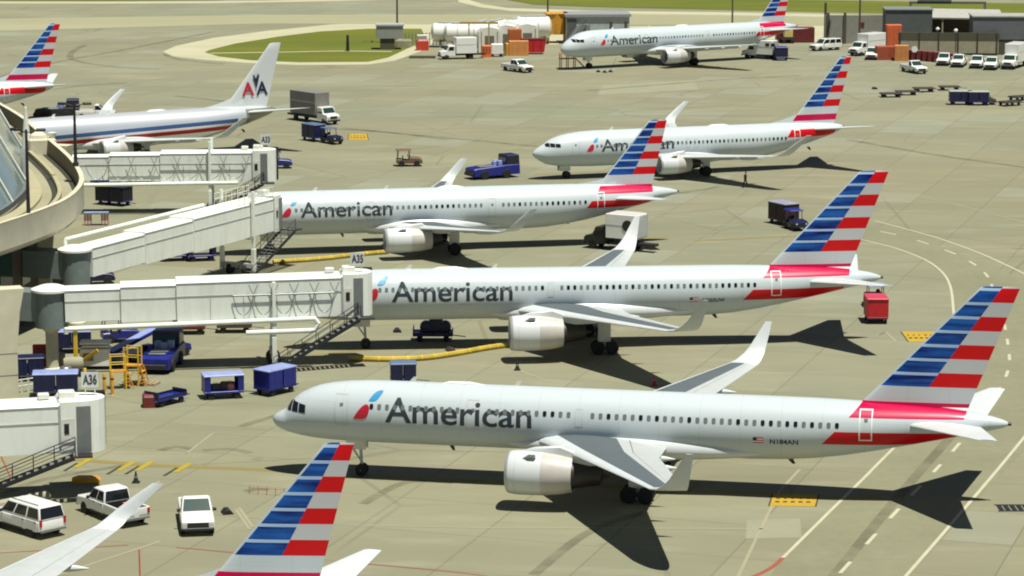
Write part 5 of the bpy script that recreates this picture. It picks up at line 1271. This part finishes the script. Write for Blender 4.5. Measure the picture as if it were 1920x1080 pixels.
# chocks and cones
def cone(label, px, py, m=dark, h=.75):
    mb = MB(); mb.box((0, 0, .03), (.5, .5, .06)); mb.lathe([(.06, .19), (h*.5, .11), (h, .035)], 'z', (0, 0, 0), 12); mb.lathe([(h*.45, .125), (h*.6, .10)], 'z', (0, 0, 0), 12, 1)
    o = mb.build('traffic_cone', [m, greymet], None, True); o.location = at(px, py); tag(o, label, 'cone', 'cones')
cone('black cone on the stand below the nearest jet bridge', 255, 905); cone('dark cone near the second jet engine shadow', 970, 694); cone('red cone below the far wing shadow of the nearest jet', 1227, 722, red)
def chock(label, px, py, rz=0.3, m=black):
    mb = MB(); mb.prism([(-.35, 0), (-.12, .28), (.12, .28), (.35, 0)], -.45, .45, 0, .03); mb.tube((0, .45, .12), (.1, .8, .03), .03, 1, 6); o = mb.build('wheel_chock', [m, yellow]); o.location = at(px, py); o.rotation_euler = (0, 0, rz); tag(o, label, 'chock', 'wheel chocks')
chock('dark chock on the apron right of the camera facing pickup', 426, 962); chock('dark chock by the yellow hose under the second jet', 745, 622, .1); chock('brown chock on the hose below the second jet', 845, 658, .4, brownsteel)
mb = MB(); 
for i in range(5): mb.box((-.8+i*.4, 0, .01), (.3, 1.6, .05))
mb.box((0, .78, .012), (2.1, .08, .06)); mb.box((0, -.78, .012), (2.1, .08, .06)); o = mb.build('drain_grate', dark); o.location = at(1900, 953); tag(o, 'dark iron drain grate in the apron at the right edge', 'drain grate')
mb = MB(); mb.path(smoothline([at(-30, 962)+Vector((0, 0, .3)), at(30, 950)+Vector((0, 0, .3)), at(90, 938)+Vector((0, 0, .3))], 8), .32, 0, 10); o = mb.build('air_duct', stone, None, True); tag(o, 'beige duct lying on the ground beneath the nearest jet bridge', 'duct')
mb = MB(); mb.prism([(-.9, 0), (-.9, .28), (-.5, .4), (.6, .34), (.9, .18), (.9, 0)], -.45, .45, 0, .05); o = mb.build('wheel_ramp', amber); o.location = at(162, 904); o.rotation_euler = (0, 0, .1); tag(o, 'amber ramp at the shadow edge under the nearest bridge', 'ramp')
mb = MB(); mb.tube((0, 0, 0), (-.02, 0, 1.9), .045, 0, 8); mb.lathe([(0, .25), (.06, .22), (.08, .06)], 'z', (0, 0, 0), 12); o = mb.build('marker_pole', orange, None, True); o.location = at(263, 1092); tag(o, 'thin orange marker pole at the bottom edge left of the tail', 'pole')
mb = MB(); mb.tube((0, 0, 0), (-.9, 0, 2.2), .045, 0, 8); mb.lathe([(0, .25), (.06, .22), (.08, .06)], 'z', (0, 0, 0), 12); o = mb.build('marker_pole', orange, None, True); o.location = at(22, 900); tag(o, 'leaning orange marker pole by the black stair at left', 'pole')
mb = MB(); a = at(468, 926); b_ = at(533, 930)
for k in range(5): p = a+(b_-a)*k/4; mb.tube((p.x, p.y, 0), (p.x, p.y, .5), .03, 0, 6)
mb.tube((a.x, a.y, .42), (b_.x, b_.y, .42), .025, 0, 6); o = mb.build('tow_bar', pale_red); tag(o, 'low pinkish rail by the nose shadow of the nearest jet', 'rail')
# marshaller walking beside the fourth jet
def person(label, pos, rz, vest):
    J = {'pelvis': (0, 0, .95), 'spine': (.02, 0, 1.2), 'chest': (.03, 0, 1.42), 'neck': (.04, 0, 1.53), 'head': (.06, 0, 1.64), 'top': (.06, 0, 1.76)}
    V = []; Ed = []; Rd = []
    def v(p, r, par=None):
        V.append(p); Rd.append(r)
        if par is not None: Ed.append((par, len(V)-1))
        return len(V)-1
    pe = v(J['pelvis'], .15); sp = v(J['spine'], .135, pe); ch = v(J['chest'], .155, sp); ne = v(J['neck'], .058, ch); he = v(J['head'], .095, ne); v(J['top'], .08, he)
    for sg, fw in ((1, .26), (-1, -.26)):
        hp = v((.0, sg*.10, .90), .10, pe); kn = v((fw*.55+.04, sg*.11, .50), .07, hp); an = v((fw, sg*.12, .09), .05, kn); v((fw+.17, sg*.13, .05), .04, an)
        sh = v((.03, sg*.20, 1.42), .07, ch); el = v((-fw*.35, sg*.25, 1.13), .05, sh); wr = v((-fw*.5+.08, sg*.24, .90), .035, el)
        hb_ = v((-fw*.5+.10, sg*.24, .83), .03, wr)
        for k in range(4): v((-fw*.5+.09+.02*k, sg*.24, .745+.004*abs(k-1)), .009, hb_)
        v((-fw*.5+.15, sg*.225, .79), .010, hb_)
    me = bpy.data.meshes.new('person'); me.from_pydata(V, Ed, [])
    o = bpy.data.objects.new('person', me); col.objects.link(o)
    m = o.modifiers.new('s', 'SKIN'); sv = me.skin_vertices[0].data if me.skin_vertices else None
    if sv is None:
        bm = bmesh.new(); bm.from_mesh(me); bm.verts.layers.skin.verify(); bm.to_mesh(me); bm.free(); sv = me.skin_vertices[0].data
    for i, r in enumerate(Rd): sv[i].radius = (r, r)
    sv[0].use_root = True
    o.modifiers.new('d', 'SUBSURF').levels = 1
    dg = bpy.context.evaluated_depsgraph_get(); nm = bpy.data.meshes.new_from_object(o.evaluated_get(dg)); bpy.data.objects.remove(o)
    nm.materials.clear()
    for q in (skin, navy, mat('dark_trousers', (.012, .014, .018), .8), black): nm.materials.append(q)
    for p in nm.polygons:
        c = p.center; p.use_smooth = True
        p.material_index = 3 if c.z < .10 else (2 if c.z < .95 and abs(c.y) < .2 else (1 if c.z > .93 and c.z < 1.52 else 0))
    o = bpy.data.objects.new('person', nm); col.objects.link(o); o.location = pos; o.rotation_euler = (0, 0, rz); tag(o, label, 'person')
    mb = MB(); mb.lathe([(1.70, .105), (1.75, .10), (1.79, .05), (1.80, .01)], 'z', (.055, 0, 0), 12); mb.build('cap', dark, o, True)
    mb = MB(); mb.lathe([(.98, .165), (1.2, .155), (1.40, .185), (1.46, .12)], 'z', (.02, 0, 0), 14, caps=False); mb.build('vest', vest, o, True)
    return o
person('person in dark clothes walking on the apron by the wing shadow of the fourth jet', at(1397, 352), R(-20), mat('dark_green_vest', (.035, .05, .02), .8))

# ---------------------------------------------------------------- far side: fuel farm, sheds, fences, parked trucks
def tall_lamp(px, py, h, label): return lamp_post(at(px, py).x, at(px, py).y, 0, h, label, (0, PI/2, PI, -PI/2), olive)
tall_lamp(745, 84, 24, 'tall mast by the grass island, left of the white tanks'); tall_lamp(1027, 72, 24, 'tall mast behind the amber silo'); tall_lamp(1373, 52, 24, 'tall mast behind the farthest jet fuselage'); tall_lamp(1611, 89, 26, 'tall mast behind the white trucks in front of the pale wall')
mb = MB(); mb.lathe([(0, .3), (2.0, .22), (2.6, .22), (2.7, .1)], 'z', (0, 0, 0), 10); o = mb.build('marker_post', dark, None, True); o.location = at(652, 96); tag(o, 'short dark post on the grass island', 'post')
def tank(label, px, py, L, r, rz, m, horizontal=True):
    p = at(px, py); t = thing('storage_tank', label, 'tank', p, rz, 'white storage tanks')
    mb = MB()
    if horizontal:
        mb.lathe([(-L/2, .05), (-L/2+.1, r*.6), (-L/2+.45, r*.95), (-L/2+.8, r), (L/2-.8, r), (L/2-.45, r*.95), (L/2-.1, r*.6), (L/2, .05)], 'x', (0, 0, r+.9), 22); mb.build('shell', m, t, True)
        mb = MB(); 
        for x in (-L*.3, L*.3): mb = MB(); mb.box((x, 0, .5), (.5, r*1.5, 1.1)); mb.build('saddle', greymet, t)
        mb = MB(); mb.box((0, 0, 2*r+1.0), (L*.7, .8, .12)); mb.build('walkway', lightgrey, t)
        for x in (-L*.22, L*.12): mb = MB(); mb.lathe([(-.1, r*1.012), (.1, r*1.012)], 'x', (x, 0, r+.9), 22); mb.build('band', lightgrey, t, True)
    else:
        mb.lathe([(.6, r), (L, r), (L+r*.35, r*.75), (L+r*.55, .05)], 'z', (0, 0, 0), 22); mb.build('shell', m, t, True)
        mb = MB()
        for a in range(6): mb.tube((r*.85*math.cos(a), r*.85*math.sin(a), 0), (r*.85*math.cos(a), r*.85*math.sin(a), .7), .14, 0, 6)
        mb.build('leg', greymet, t); mb = MB(); mb.lathe([(L*.55, r*1.012), (L*.55+.2, r*1.012)], 'z', (0, 0, 0), 22); mb.build('band', lightgrey, t, True)
    return t
tk = mat('tank_white', (0.76, 0.77, 0.70), 0.35, var=0.1, scale=.6)
tank('white lying tank at the left end of the tank row', 853, 88, 8, 1.55, .02, tk); tank('second white lying tank, half behind the white box truck', 878, 90, 8, 1.6, .02, tk)
tank('white lying tank behind the orange barriers', 930, 84, 8, 1.6, 1.2, tk); tank('white lying tank in the middle of the row behind the tan hoist', 905, 86, 7, 1.6, 1.3, tk)
tank('white lying tank beside the bright red container', 968, 82, 8, 1.7, 1.25, tk); tank('big white round ended tank at the right end of the row', 1000, 82, 6.2, 1.85, .05, tk)
def tent(label, px, py, w, h, rz=0.0):
    t = thing('storage_container', label, 'container', at(px, py), rz, 'white open fronted containers'); mb = MB()
    mb.prism([(-w/2, 0), (-w/2, h*.8), (-w*.38, h*.95), (0, h), (w*.38, h*.95), (w/2, h*.8), (w/2, 0)], -1.5, 1.5, 0, .05); mb.build('shell', tk, t)
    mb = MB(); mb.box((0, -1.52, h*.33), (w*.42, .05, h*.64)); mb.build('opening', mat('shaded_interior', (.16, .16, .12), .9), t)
    for x in (-w*.36, w*.36): mb = MB(); mb.box((x, -1.54, h*.42), (.14, .08, h*.8)); mb.build('post', mat('tan_steel', (.42, .30, .12), .6), t)
tent('white container with dark opening left of the tall orange stack', 917, 97, 3.6, 4.2, .06); tent('white container with dark opening behind the tall orange stack', 950, 95, 3.4, 4.4, .06); tent('white container with dark opening above the bright red skip', 988, 93, 3.6, 4.4, .06)
def silo(label, px, py):
    t = thing('silo', label, 'silo', at(px, py), .1); mb = MB(); n = 20; rs = []
    for z in (1.6, 4.9): rs.append([((1.75+.16*(i % 2))*math.cos(2*PI*i/n), (1.5+.16*(i % 2))*math.sin(2*PI*i/n), z) for i in range(n)])
    mb.loft(rs); mb.build('shell', amber, t)
    mb = MB()
    for x in (-1.4, 1.4):
        for y in (-1.1, 1.1): mb.box((x, y, .8), (.2, .2, 1.6))
    mb.box((0, 0, 1.55), (3.6, 2.8, .14)); mb.build('frame', yellow, t)
    mb = MB(); mb.box((0, 0, 5.0), (3.8, 3.2, .2), 0, 0, .05); mb.build('lid', amber, t)
silo('amber ribbed silo left of the pale grey shed', 1043, 80)
sh = thing('shed', 'pale grey flat roofed shed behind the nose of the farthest jet', 'building', at(1118, 80), .06)
mb = MB(); mb.box((0, 0, 2.3), (10.6, 6, 4.6)); mb.build('wall', mat('pale_shed_wall', (.40, .44, .43), .6), sh); mb = MB(); mb.box((0, 0, 4.85), (11.2, 6.6, .5), 0, 0, .05); mb.build('roof', mat('shed_roof', (.28, .29, .30), .6), sh)
for x in (2.2, 4.7): mb = MB(); mb.box((x, -3.02, 2.6), (.5, .06, 2.2)); mb.build('door', olive, sh)
mb = MB(); mb.box((-4.4, -3.03, 2.2), (1.6, .08, 4.2)); mb.build('cladding', slate, sh)
st = thing('airstair', 'dark boarding stair trailer left of the grey shed', 'stair', at(1078, 96), .9)
mb = MB(); mb.beam((-2.6, 0, .5), (2.2, 0, 4.0), 1.5, .3); mb.build('flight', slate, st); mb = MB(); mb.box((2.6, 0, 2.2), (1.2, 1.5, 4.0), 0, 0, .05); mb.build('tower', greymet, st); mb = MB()
for sg in (-1, 1): mb.tube((-2.6, sg*.75, 1.6), (2.2, sg*.75, 5.1), .06, 0, 6)
mb.build('handrail', dark, st)
for x in (-1.8, 2.4):
    for sg in (-1, 1): add_wheel(st, x, sg*.7, .4, .25)
rc = thing('container', 'bright red skip among the white tanks', 'container', at(1000, 101), .05)
mb = MB(); mb.prism([(-1.7, .3), (-2.0, 2.4), (2.0, 2.4), (1.7, .3)], -1.0, 1.0, 0, .05); mb.build('body', red, rc); mb = MB(); mb.box((0, 0, 2.45), (4.1, 2.1, .1)); mb.build('rim', maroon, rc)
mb = MB()
for x in (-1.2, 0, 1.2): mb.box((x, -1.03, 1.35), (.1, .06, 1.9))
mb.build('rib', maroon, rc)
kb = thing('guard_booth', 'white and red striped booth in front of the tanks', 'booth', at(792, 94), .1)
mb = MB(); mb.box((0, 0, .8), (2.0, 1.6, 1.6), 0, 0, .05); mb.build('lower_panel', mat('booth_red', (.55, .05, .03), .5), kb); mb = MB(); mb.box((0, 0, 2.0), (1.4, 1.2, .8), 0, 0, .05); mb.build('upper_panel', white, kb); mb = MB(); mb.box((0, 0, 2.45), (1.7, 1.5, .12), 0, 0, .03); mb.build('roof', offwhite, kb)
sb = thing('equipment_hut', 'grey hut with black end wall at the edge of the grass island', 'hut', at(731, 92), .05)
mb = MB(); mb.box((0, 0, 2.9), (4.4, 2.6, 2.1)); mb.build('cabin', mat('hut_grey', (.27, .28, .27), .6), sb); mb = MB(); mb.box((0, 0, 4.05), (4.7, 2.9, .25)); mb.build('roof', lightgrey, sb); mb = MB(); mb.box((-.4, 0, .9), (2.4, 2.2, 1.8)); mb.build('plinth', olive, sb); mb = MB(); mb.box((-2.21, 0, 2.9), (.05, 1.8, 1.5)); mb.build('door', black, sb)
mb = MB(); mb.box((0, 0, .6), (2.6, 1.6, 1.1), 0, 0, .1); mb.box((0, 0, 1.2), (2.2, 1.2, .15), 0, 0, .05); o = mb.build('concrete_block', stone); o.location = at(757, 88); tag(o, 'beige block at the foot of the left mast', 'block')
mb = MB()
for k in range(4): mb.box((0, -1.2+k*.8, .12), (4.2, .5, .10))
for x in (-1.8, 0, 1.8): mb.box((x, 0, .05), (.2, 3.2, .08))
o = mb.build('pallet', mat('dark_wood', (.05, .045, .03), .8)); o.location = at(792, 108); tag(o, 'long dark pallet on the apron in front of the striped booth', 'pallet')
fence('grey post fence between booth and first tank', (760, 88), (838, 84), 2.2, 12, greymet)
def pile(label, spec, name='barrier', cat='barrier'):
    for lab, px, py, d, m, rz in spec:
        t = thing(name, lab, cat, at(px, py), rz, label); mb = MB()
        mb.prism([(-d[0]/2, 0), (-d[0]/2, .25*d[2]), (-d[0]/2+.02, d[2]), (d[0]/2-.02, d[2]), (d[0]/2, .25*d[2]), (d[0]/2, 0)], -d[1]/2, d[1]/2, 0, .08); mb.build('body', m, t)
        mb = MB()
        for k in range(3): mb.box((-d[0]*.3+k*d[0]*.3, -d[1]/2-.01, d[2]*.6), (.12, .05, d[2]*.6))
        mb.build('rib', maroon if m == orange else m, t)
pile('orange barriers by the tanks', [('tall dark orange barrier stack left of the bright red skip', 965, 100, (2.2, 1.4, 4.0), mat('rusty_orange', (.45, .13, .03), .6), .1), ('low wide amber barrier in front of the tall orange stack', 972, 104, (3.2, 1.2, 2.4), mat('pale_orange', (.58, .24, .07), .6), .1), ('amber barrier left of the tall orange stack', 955, 104, (1.4, 1.2, 2.0), amber, .2), ('small orange barrier beside the white hatch cart', 912, 107, (1.5, 1.0, 1.9), orange, .1)])
cv = thing('utility_cart', 'small white covered cart between orange barriers', 'cart', at(932, 106), .05)
mb = MB(); mb.box((0, 0, 1.25), (1.9, 1.4, 1.6), 0, 0, .06); mb.build('cover', white, cv); mb = MB(); mb.box((-.2, 0, .42), (2.6, 1.2, .12)); mb.build('frame', dark, cv)
for x in (-.8, .6):
    for sg in (-1, 1): add_wheel(cv, x, sg*.6, .3, .2)
hs = thing('hoist_frame', 'tan hoist frame standing against the white tanks', 'hoist', at(898, 104), 0)
mb = MB()
for x in (-1.6, 1.6): mb = MB(); mb.box((x, 0, 2.6), (.22, .22, 5.2)); mb.build('leg', mat('tan_steel', (.42, .30, .12), .6), hs)
mb = MB(); mb.box((0, 0, 5.25), (6.2, .35, .35)); mb.build('beam', mat('tan_steel', (.42, .30, .12), .6), hs)
box_truck('white box truck in front of the left tanks', at(866, 110), R(195), Lb=3.4, hb=2.5)
car('crewpick', 'silver white pickup crossing the far apron below the tanks', at(970, 134), hd((945, 130), (1000, 137)), cat='pickup')
# orange stair at the far jet's nose
ns = thing('nose_dock', 'faded orange ladder dock under the nose of the farthest jet', 'stand', at(1064, 128), .2)
mb = MB()
for x in (-1.1, 0, 1.1):
    for y in (-.6, .6): mb.box((x, y, 1.2), (.12, .12, 2.4))
mb.build('post', pale_red, ns); mb = MB(); mb.box((0, 0, 1.5), (2.6, 1.4, .1)); mb.box((0, 0, 2.35), (2.6, 1.4, .08)); mb.build('platform', pale_red, ns); mb = MB(); mb.beam((1.2, 0, 1.5), (2.6, 0, .1), .9, .12); mb.build('step', pale_red, ns)
# right hand side
vt = box_truck('white van truck beneath the tail of the farthest jet', at(1432, 110), hd((1470, 113), (1400, 109)), Lb=3.0, hb=2.2, name='box_truck', zbox=.8, boxc=white)
for x in (-2.2, -1.2): mb = MB(); mb.box((x, 1.16, 2.35), (.7, .04, .5)); mb.build('side_window', glassdark, vt)
cart('closed', 'small navy covered cart beside the white van truck', at(1464, 113), R(95), L=2.0, w=1.9, sidem=navy, roofm=blue, h=2.1)
mr = thing('container', 'long dull red container behind the tail of the farthest jet', 'container', at(1490, 79), .03)
mb = MB(); mb.box((0, 0, 1.3), (6.4, 2.4, 2.5), 0, 0, .03); mb.build('body', maroon, mr); mb = MB()
for k in range(12): mb.box((-2.9+k*.53, -1.22, 1.3), (.2, .06, 2.2))
mb.build('rib', maroon, mr)
yl = thing('equipment_trailer', 'yellow topped trailer in front of the dull red container', 'trailer', at(1477, 81), 0); mb = MB(); mb.box((0, 0, 1.8), (1.6, 1.3, 1.4), 0, 0, .2); mb.build('hood', mat('pale_yellow', (.62, .52, .18), .5), yl); mb = MB(); mb.box((0, 0, .85), (2.4, 1.3, .4)); mb.build('frame', brownsteel, yl)
for x in (-.7, .7):
    for sg in (-1, 1): add_wheel(yl, x, sg*.6, .35, .2)
car('suv', 'white estate car parked in front of the pale wall', at(1548, 94), hd((1573, 92), (1523, 95)), cat='car')
trk = lambda lab, px, py, q, **k: box_truck(lab, at(px, py), hd(*q), **k)
trk('white box truck with amber cab door beside the orange stacks', 1630, 102, ((1660, 98), (1585, 106)), Lb=4.6, hb=2.5, name='box_truck')
car('pick', 'small white pickup between box truck and orange stacks', at(1636, 110), hd((1640, 100), (1624, 116)), cat='pickup')
car('pick', 'grey bedded white pickup driving past the barriers', at(1713, 136), hd((1690, 131), (1736, 140)), cat='pickup')
for lab, px, py in (('first white pickup from the left in the row at right', 1771, 121), ('second white pickup from the left in the row at right', 1798, 124), ('third white pickup from the left in the row at right', 1833, 126), ('fourth white pickup from the left in the row at right', 1860, 129)):
    car('pick', lab, at(px, py), hd((px+14, py-10), (px-12, py+7)), cat='pickup', grp='pickups parked in a row')
trk('white box truck with green windscreen at the right end of the row', 1903, 126, ((1925, 118), (1880, 133)), Lb=5.0, hb=2.8, name='box_truck')
pile('orange stacks by the barriers', [('tall orange netting stack behind the barriers', 1674, 99, (2.5, 1.5, 4.6), mat('vivid_orange', (.62, .13, .04), .7), .1), ('rust red stack in front of the tall netting', 1667, 112, (4.4, 1.5, 2.2), mat('rust_red', (.34, .07, .03), .7), .1), ('pale orange leaning boards right of the rust stack', 1690, 114, (2.2, 1.0, 2.5), mat('pale_orange', (.58, .24, .07), .6), -.1)])
for i in range(9):
    px = 1704+i*10.5; py = 112+i*0.9
    t = thing('crash_barrier', 'dull red plastic barrier in the line behind the pickups', 'barrier', at(px, py), -.1, 'dull red barriers in a line'); mb = MB(); mb.prism([(-.6, 0), (-.6, .3), (-.56, 1.7), (.56, 1.7), (.6, .3), (.6, 0)], -.35, .35, 0, .1); mb.build('body', maroon, t)
fp = thing('traffic_sign', 'round white sign on a post before the dull red barriers', 'sign', at(1714, 116), 0); mb = MB(); mb.tube((0, 0, 0), (0, 0, 1.6), .06, 0, 6); mb.build('post', dark, fp); mb = MB(); mb.lathe([(-.04, .5), (.04, .5)], 'y', (0, -.1, 2.0), 16); mb.build('plate', white, fp)
# walls and sheds at upper right
w1 = thing('boundary_wall', 'pale panel wall with one small red sign', 'wall', at(1610, 82), -.03)
mb = MB(); mb.box((0, 0, 2.4), (11.5, .4, 4.8)); mb.build('panel', mat('wall_pale_grey', (.27, .27, .235), .8), w1)
for x in (-5.2, -2.4): mb = MB(); mb.box((x, -.28, 2.6), (.45, .25, 5.2)); mb.build('post', olive, w1)
mb = MB(); mb.box((0.4, -.23, 3.2), (.9, .06, .8)); mb.build('notice', maroon, w1)
mb = MB(); mb.lathe([(0, .25), (6.4, .22), (6.6, .05)], 'z', (0, 0, 0), 10); o = mb.build('gate_post', olive, None, True); o.location = at(1547, 76); tag(o, 'dark gate post at the left end of the pale panel wall', 'post')
o2 = thing('low_wall', 'olive wall between the pale panel wall and dark grey shed', 'wall', at(1655, 78), -.02); mb = MB(); mb.box((0, 0, 2.0), (6.0, .4, 3.6)); mb.build('panel', olive, o2); mb = MB(); mb.box((0, 0, 3.88), (6.2, .5, .14)); mb.build('coping', stone, o2)
s1 = thing('shed', 'dark grey windowless shed behind the orange stacks', 'building', at(1700, 90), -.04)
mb = MB(); mb.box((0, 0, 4.2), (7.6, 6, 4.6)); mb.build('wall', slate, s1); mb = MB(); mb.box((0, 0, 1.0), (7.4, 5.8, 1.9)); mb.build('plinth', olive, s1); mb = MB(); mb.box((0, 0, 6.55), (7.9, 6.3, .16)); mb.build('roof', mat('shed_roof_dark', (.20, .22, .20), .6), s1)
s2 = thing('shed', 'open fronted shed with pale roof and dark interior', 'building', at(1790, 88), -.05)
mb = MB(); mb.slab([(-7.6, -3.4, 5.2), (7.6, -3.4, 5.0), (7.6, 3.0, 6.0), (-7.6, 3.0, 6.2)], .25); mb.build('roof', mat('pale_roof_sheet', (.42, .42, .38), .5), s2); mb = MB(); mb.box((0, 2.6, 2.7), (14.8, .3, 5.2)); mb.build('back_wall', brownsteel, s2)
for x in (-7.2, -2.4, 2.4, 7.2): mb = MB(); mb.box((x, -3.1, 2.5), (.25, .25, 5.0)); mb.build('post', stone, s2)
mb = MB(); mb.box((-6.1, -3.0, 3.4), (3.0, .7, 3.4)); mb.build('annex', stone, s2); mb = MB(); mb.box((-5.3, -3.37, 3.6), (.5, .05, .8)); mb.build('window', glassdark, s2)
s3 = thing('shed', 'long slate shed at the far right edge', 'building', at(1895, 100), -.05)
mb = MB(); mb.box((0, 0, 4.3), (13, 6, 3.6)); mb.build('wall', mat('slate_blue_wall', (.125, .135, .145), .7), s3); mb = MB(); mb.box((0, 0, 1.2), (12.8, 5.8, 2.5)); mb.build('plinth', olive, s3); mb = MB(); mb.box((0, 0, 6.2), (13.3, 6.3, .2)); mb.build('roof', mat('pale_roof_sheet', (.42, .42, .38), .5), s3)
gf = thing('gantry', 'grey goalpost gantry standing over the open shed', 'gantry', at(1775, 82), -.05)

for x in (-6.2, 6.2): mb = MB(); mb.box((x, 0, 3.4), (.4, .4, 6.8)); mb.build('leg', greymet, gf)
mb = MB(); mb.box((0, 0, 6.9), (12.8, .4, .4)); mb.box((-2.2, 0, 7.3), (5.6, .7, .35)); mb.build('beam', mat('grey_green_steel', (.14, .16, .12), .6), gf)
bw = thing('boundary_wall', 'long low wall of olive and beige panels behind the row of pickups', 'wall', at(1778, 103), -.07)
mb = MB(); mb.box((0, 0, 1.3), (16, .3, 2.0)); mb.build('panel', stone, bw); mb = MB(); mb.box((0, 0, 2.95), (16.2, .34, 1.3)); mb.build('upper_panel', olive, bw)
for k in range(6): mb = MB(); mb.box((-7.8+k*3.1, -.2, 1.8), (.2, .12, 3.6)); mb.build('post', brownsteel, bw)
for px, py, lab in ((1757, 88, 'round white lamp globe above the long low wall, left of two'), (1791, 91, 'round white lamp globe above the long low wall, right of two')):
    t = thing('globe_lamp', lab, 'lamp', at(px, py+14), 0, 'globe lamps'); mb = MB(); mb.tube((0, 0, 0), (0, 0, 3.9), .06, 0, 6); mb.build('post', dark, t); mb = MB(); mb.lathe([(-.32, .02), (-.22, .24), (0, .33), (.22, .24), (.32, .02)], 'z', (0, 0, 4.1), 12); mb.build('globe', white, t, True)
# dollies and cart trains at right
for i, (px, py, lab, rz) in enumerate(((1670, 182, 'empty dark dolly at the left end of the dolly line', .1), (1699, 178, 'empty dark dolly second from left in the dolly line', .1), (1732, 172, 'empty dark dolly third from left in the dolly line', .1), (1780, 169, 'empty dark dolly behind the left end of the navy cart', .0), (1893, 198, 'empty dark dolly lowest at the right edge', .5), (1912, 188, 'empty dark dolly upper at the right edge', .5))):
    cart('dolly', lab, at(px, py), rz, L=3.0, w=1.7, framem=brownsteel, grp='empty dollies', name='container_dolly')
cart('closed', 'navy covered cart with pale top on the right hand apron', at(1800, 196), -.02, L=3.0, w=1.7, sidem=navy, roofm=mat('pale_top', (.36, .40, .36), .5), h=1.9)
cart('closed', 'second navy covered cart joined to the pale topped cart', at(1834, 197), -.02, L=2.8, w=1.7, sidem=navy, roofm=mat('pale_top', (.36, .40, .36), .5), h=1.9)
tug('olive tug at the right end of the two navy carts', at(1853, 196), 0, m=olive, canopy=False, L=2.2, s=.9)
chock('short dark chock left of the dolly line', 1640, 167); 
for k, (px, py) in enumerate(((1122, 135), (1134, 136), (1145, 135))): chock('small dark chock in the group below the farthest jet', px, py, .1)
# vehicles glimpsed beyond the metal jet
pushback('dark tractor beyond the fuselage of the metal jet, left of two', at(108, 222), .1, m=dark)
car('pick', 'white pickup just beyond the fuselage of the metal jet', at(178, 222), .05, cat='pickup')
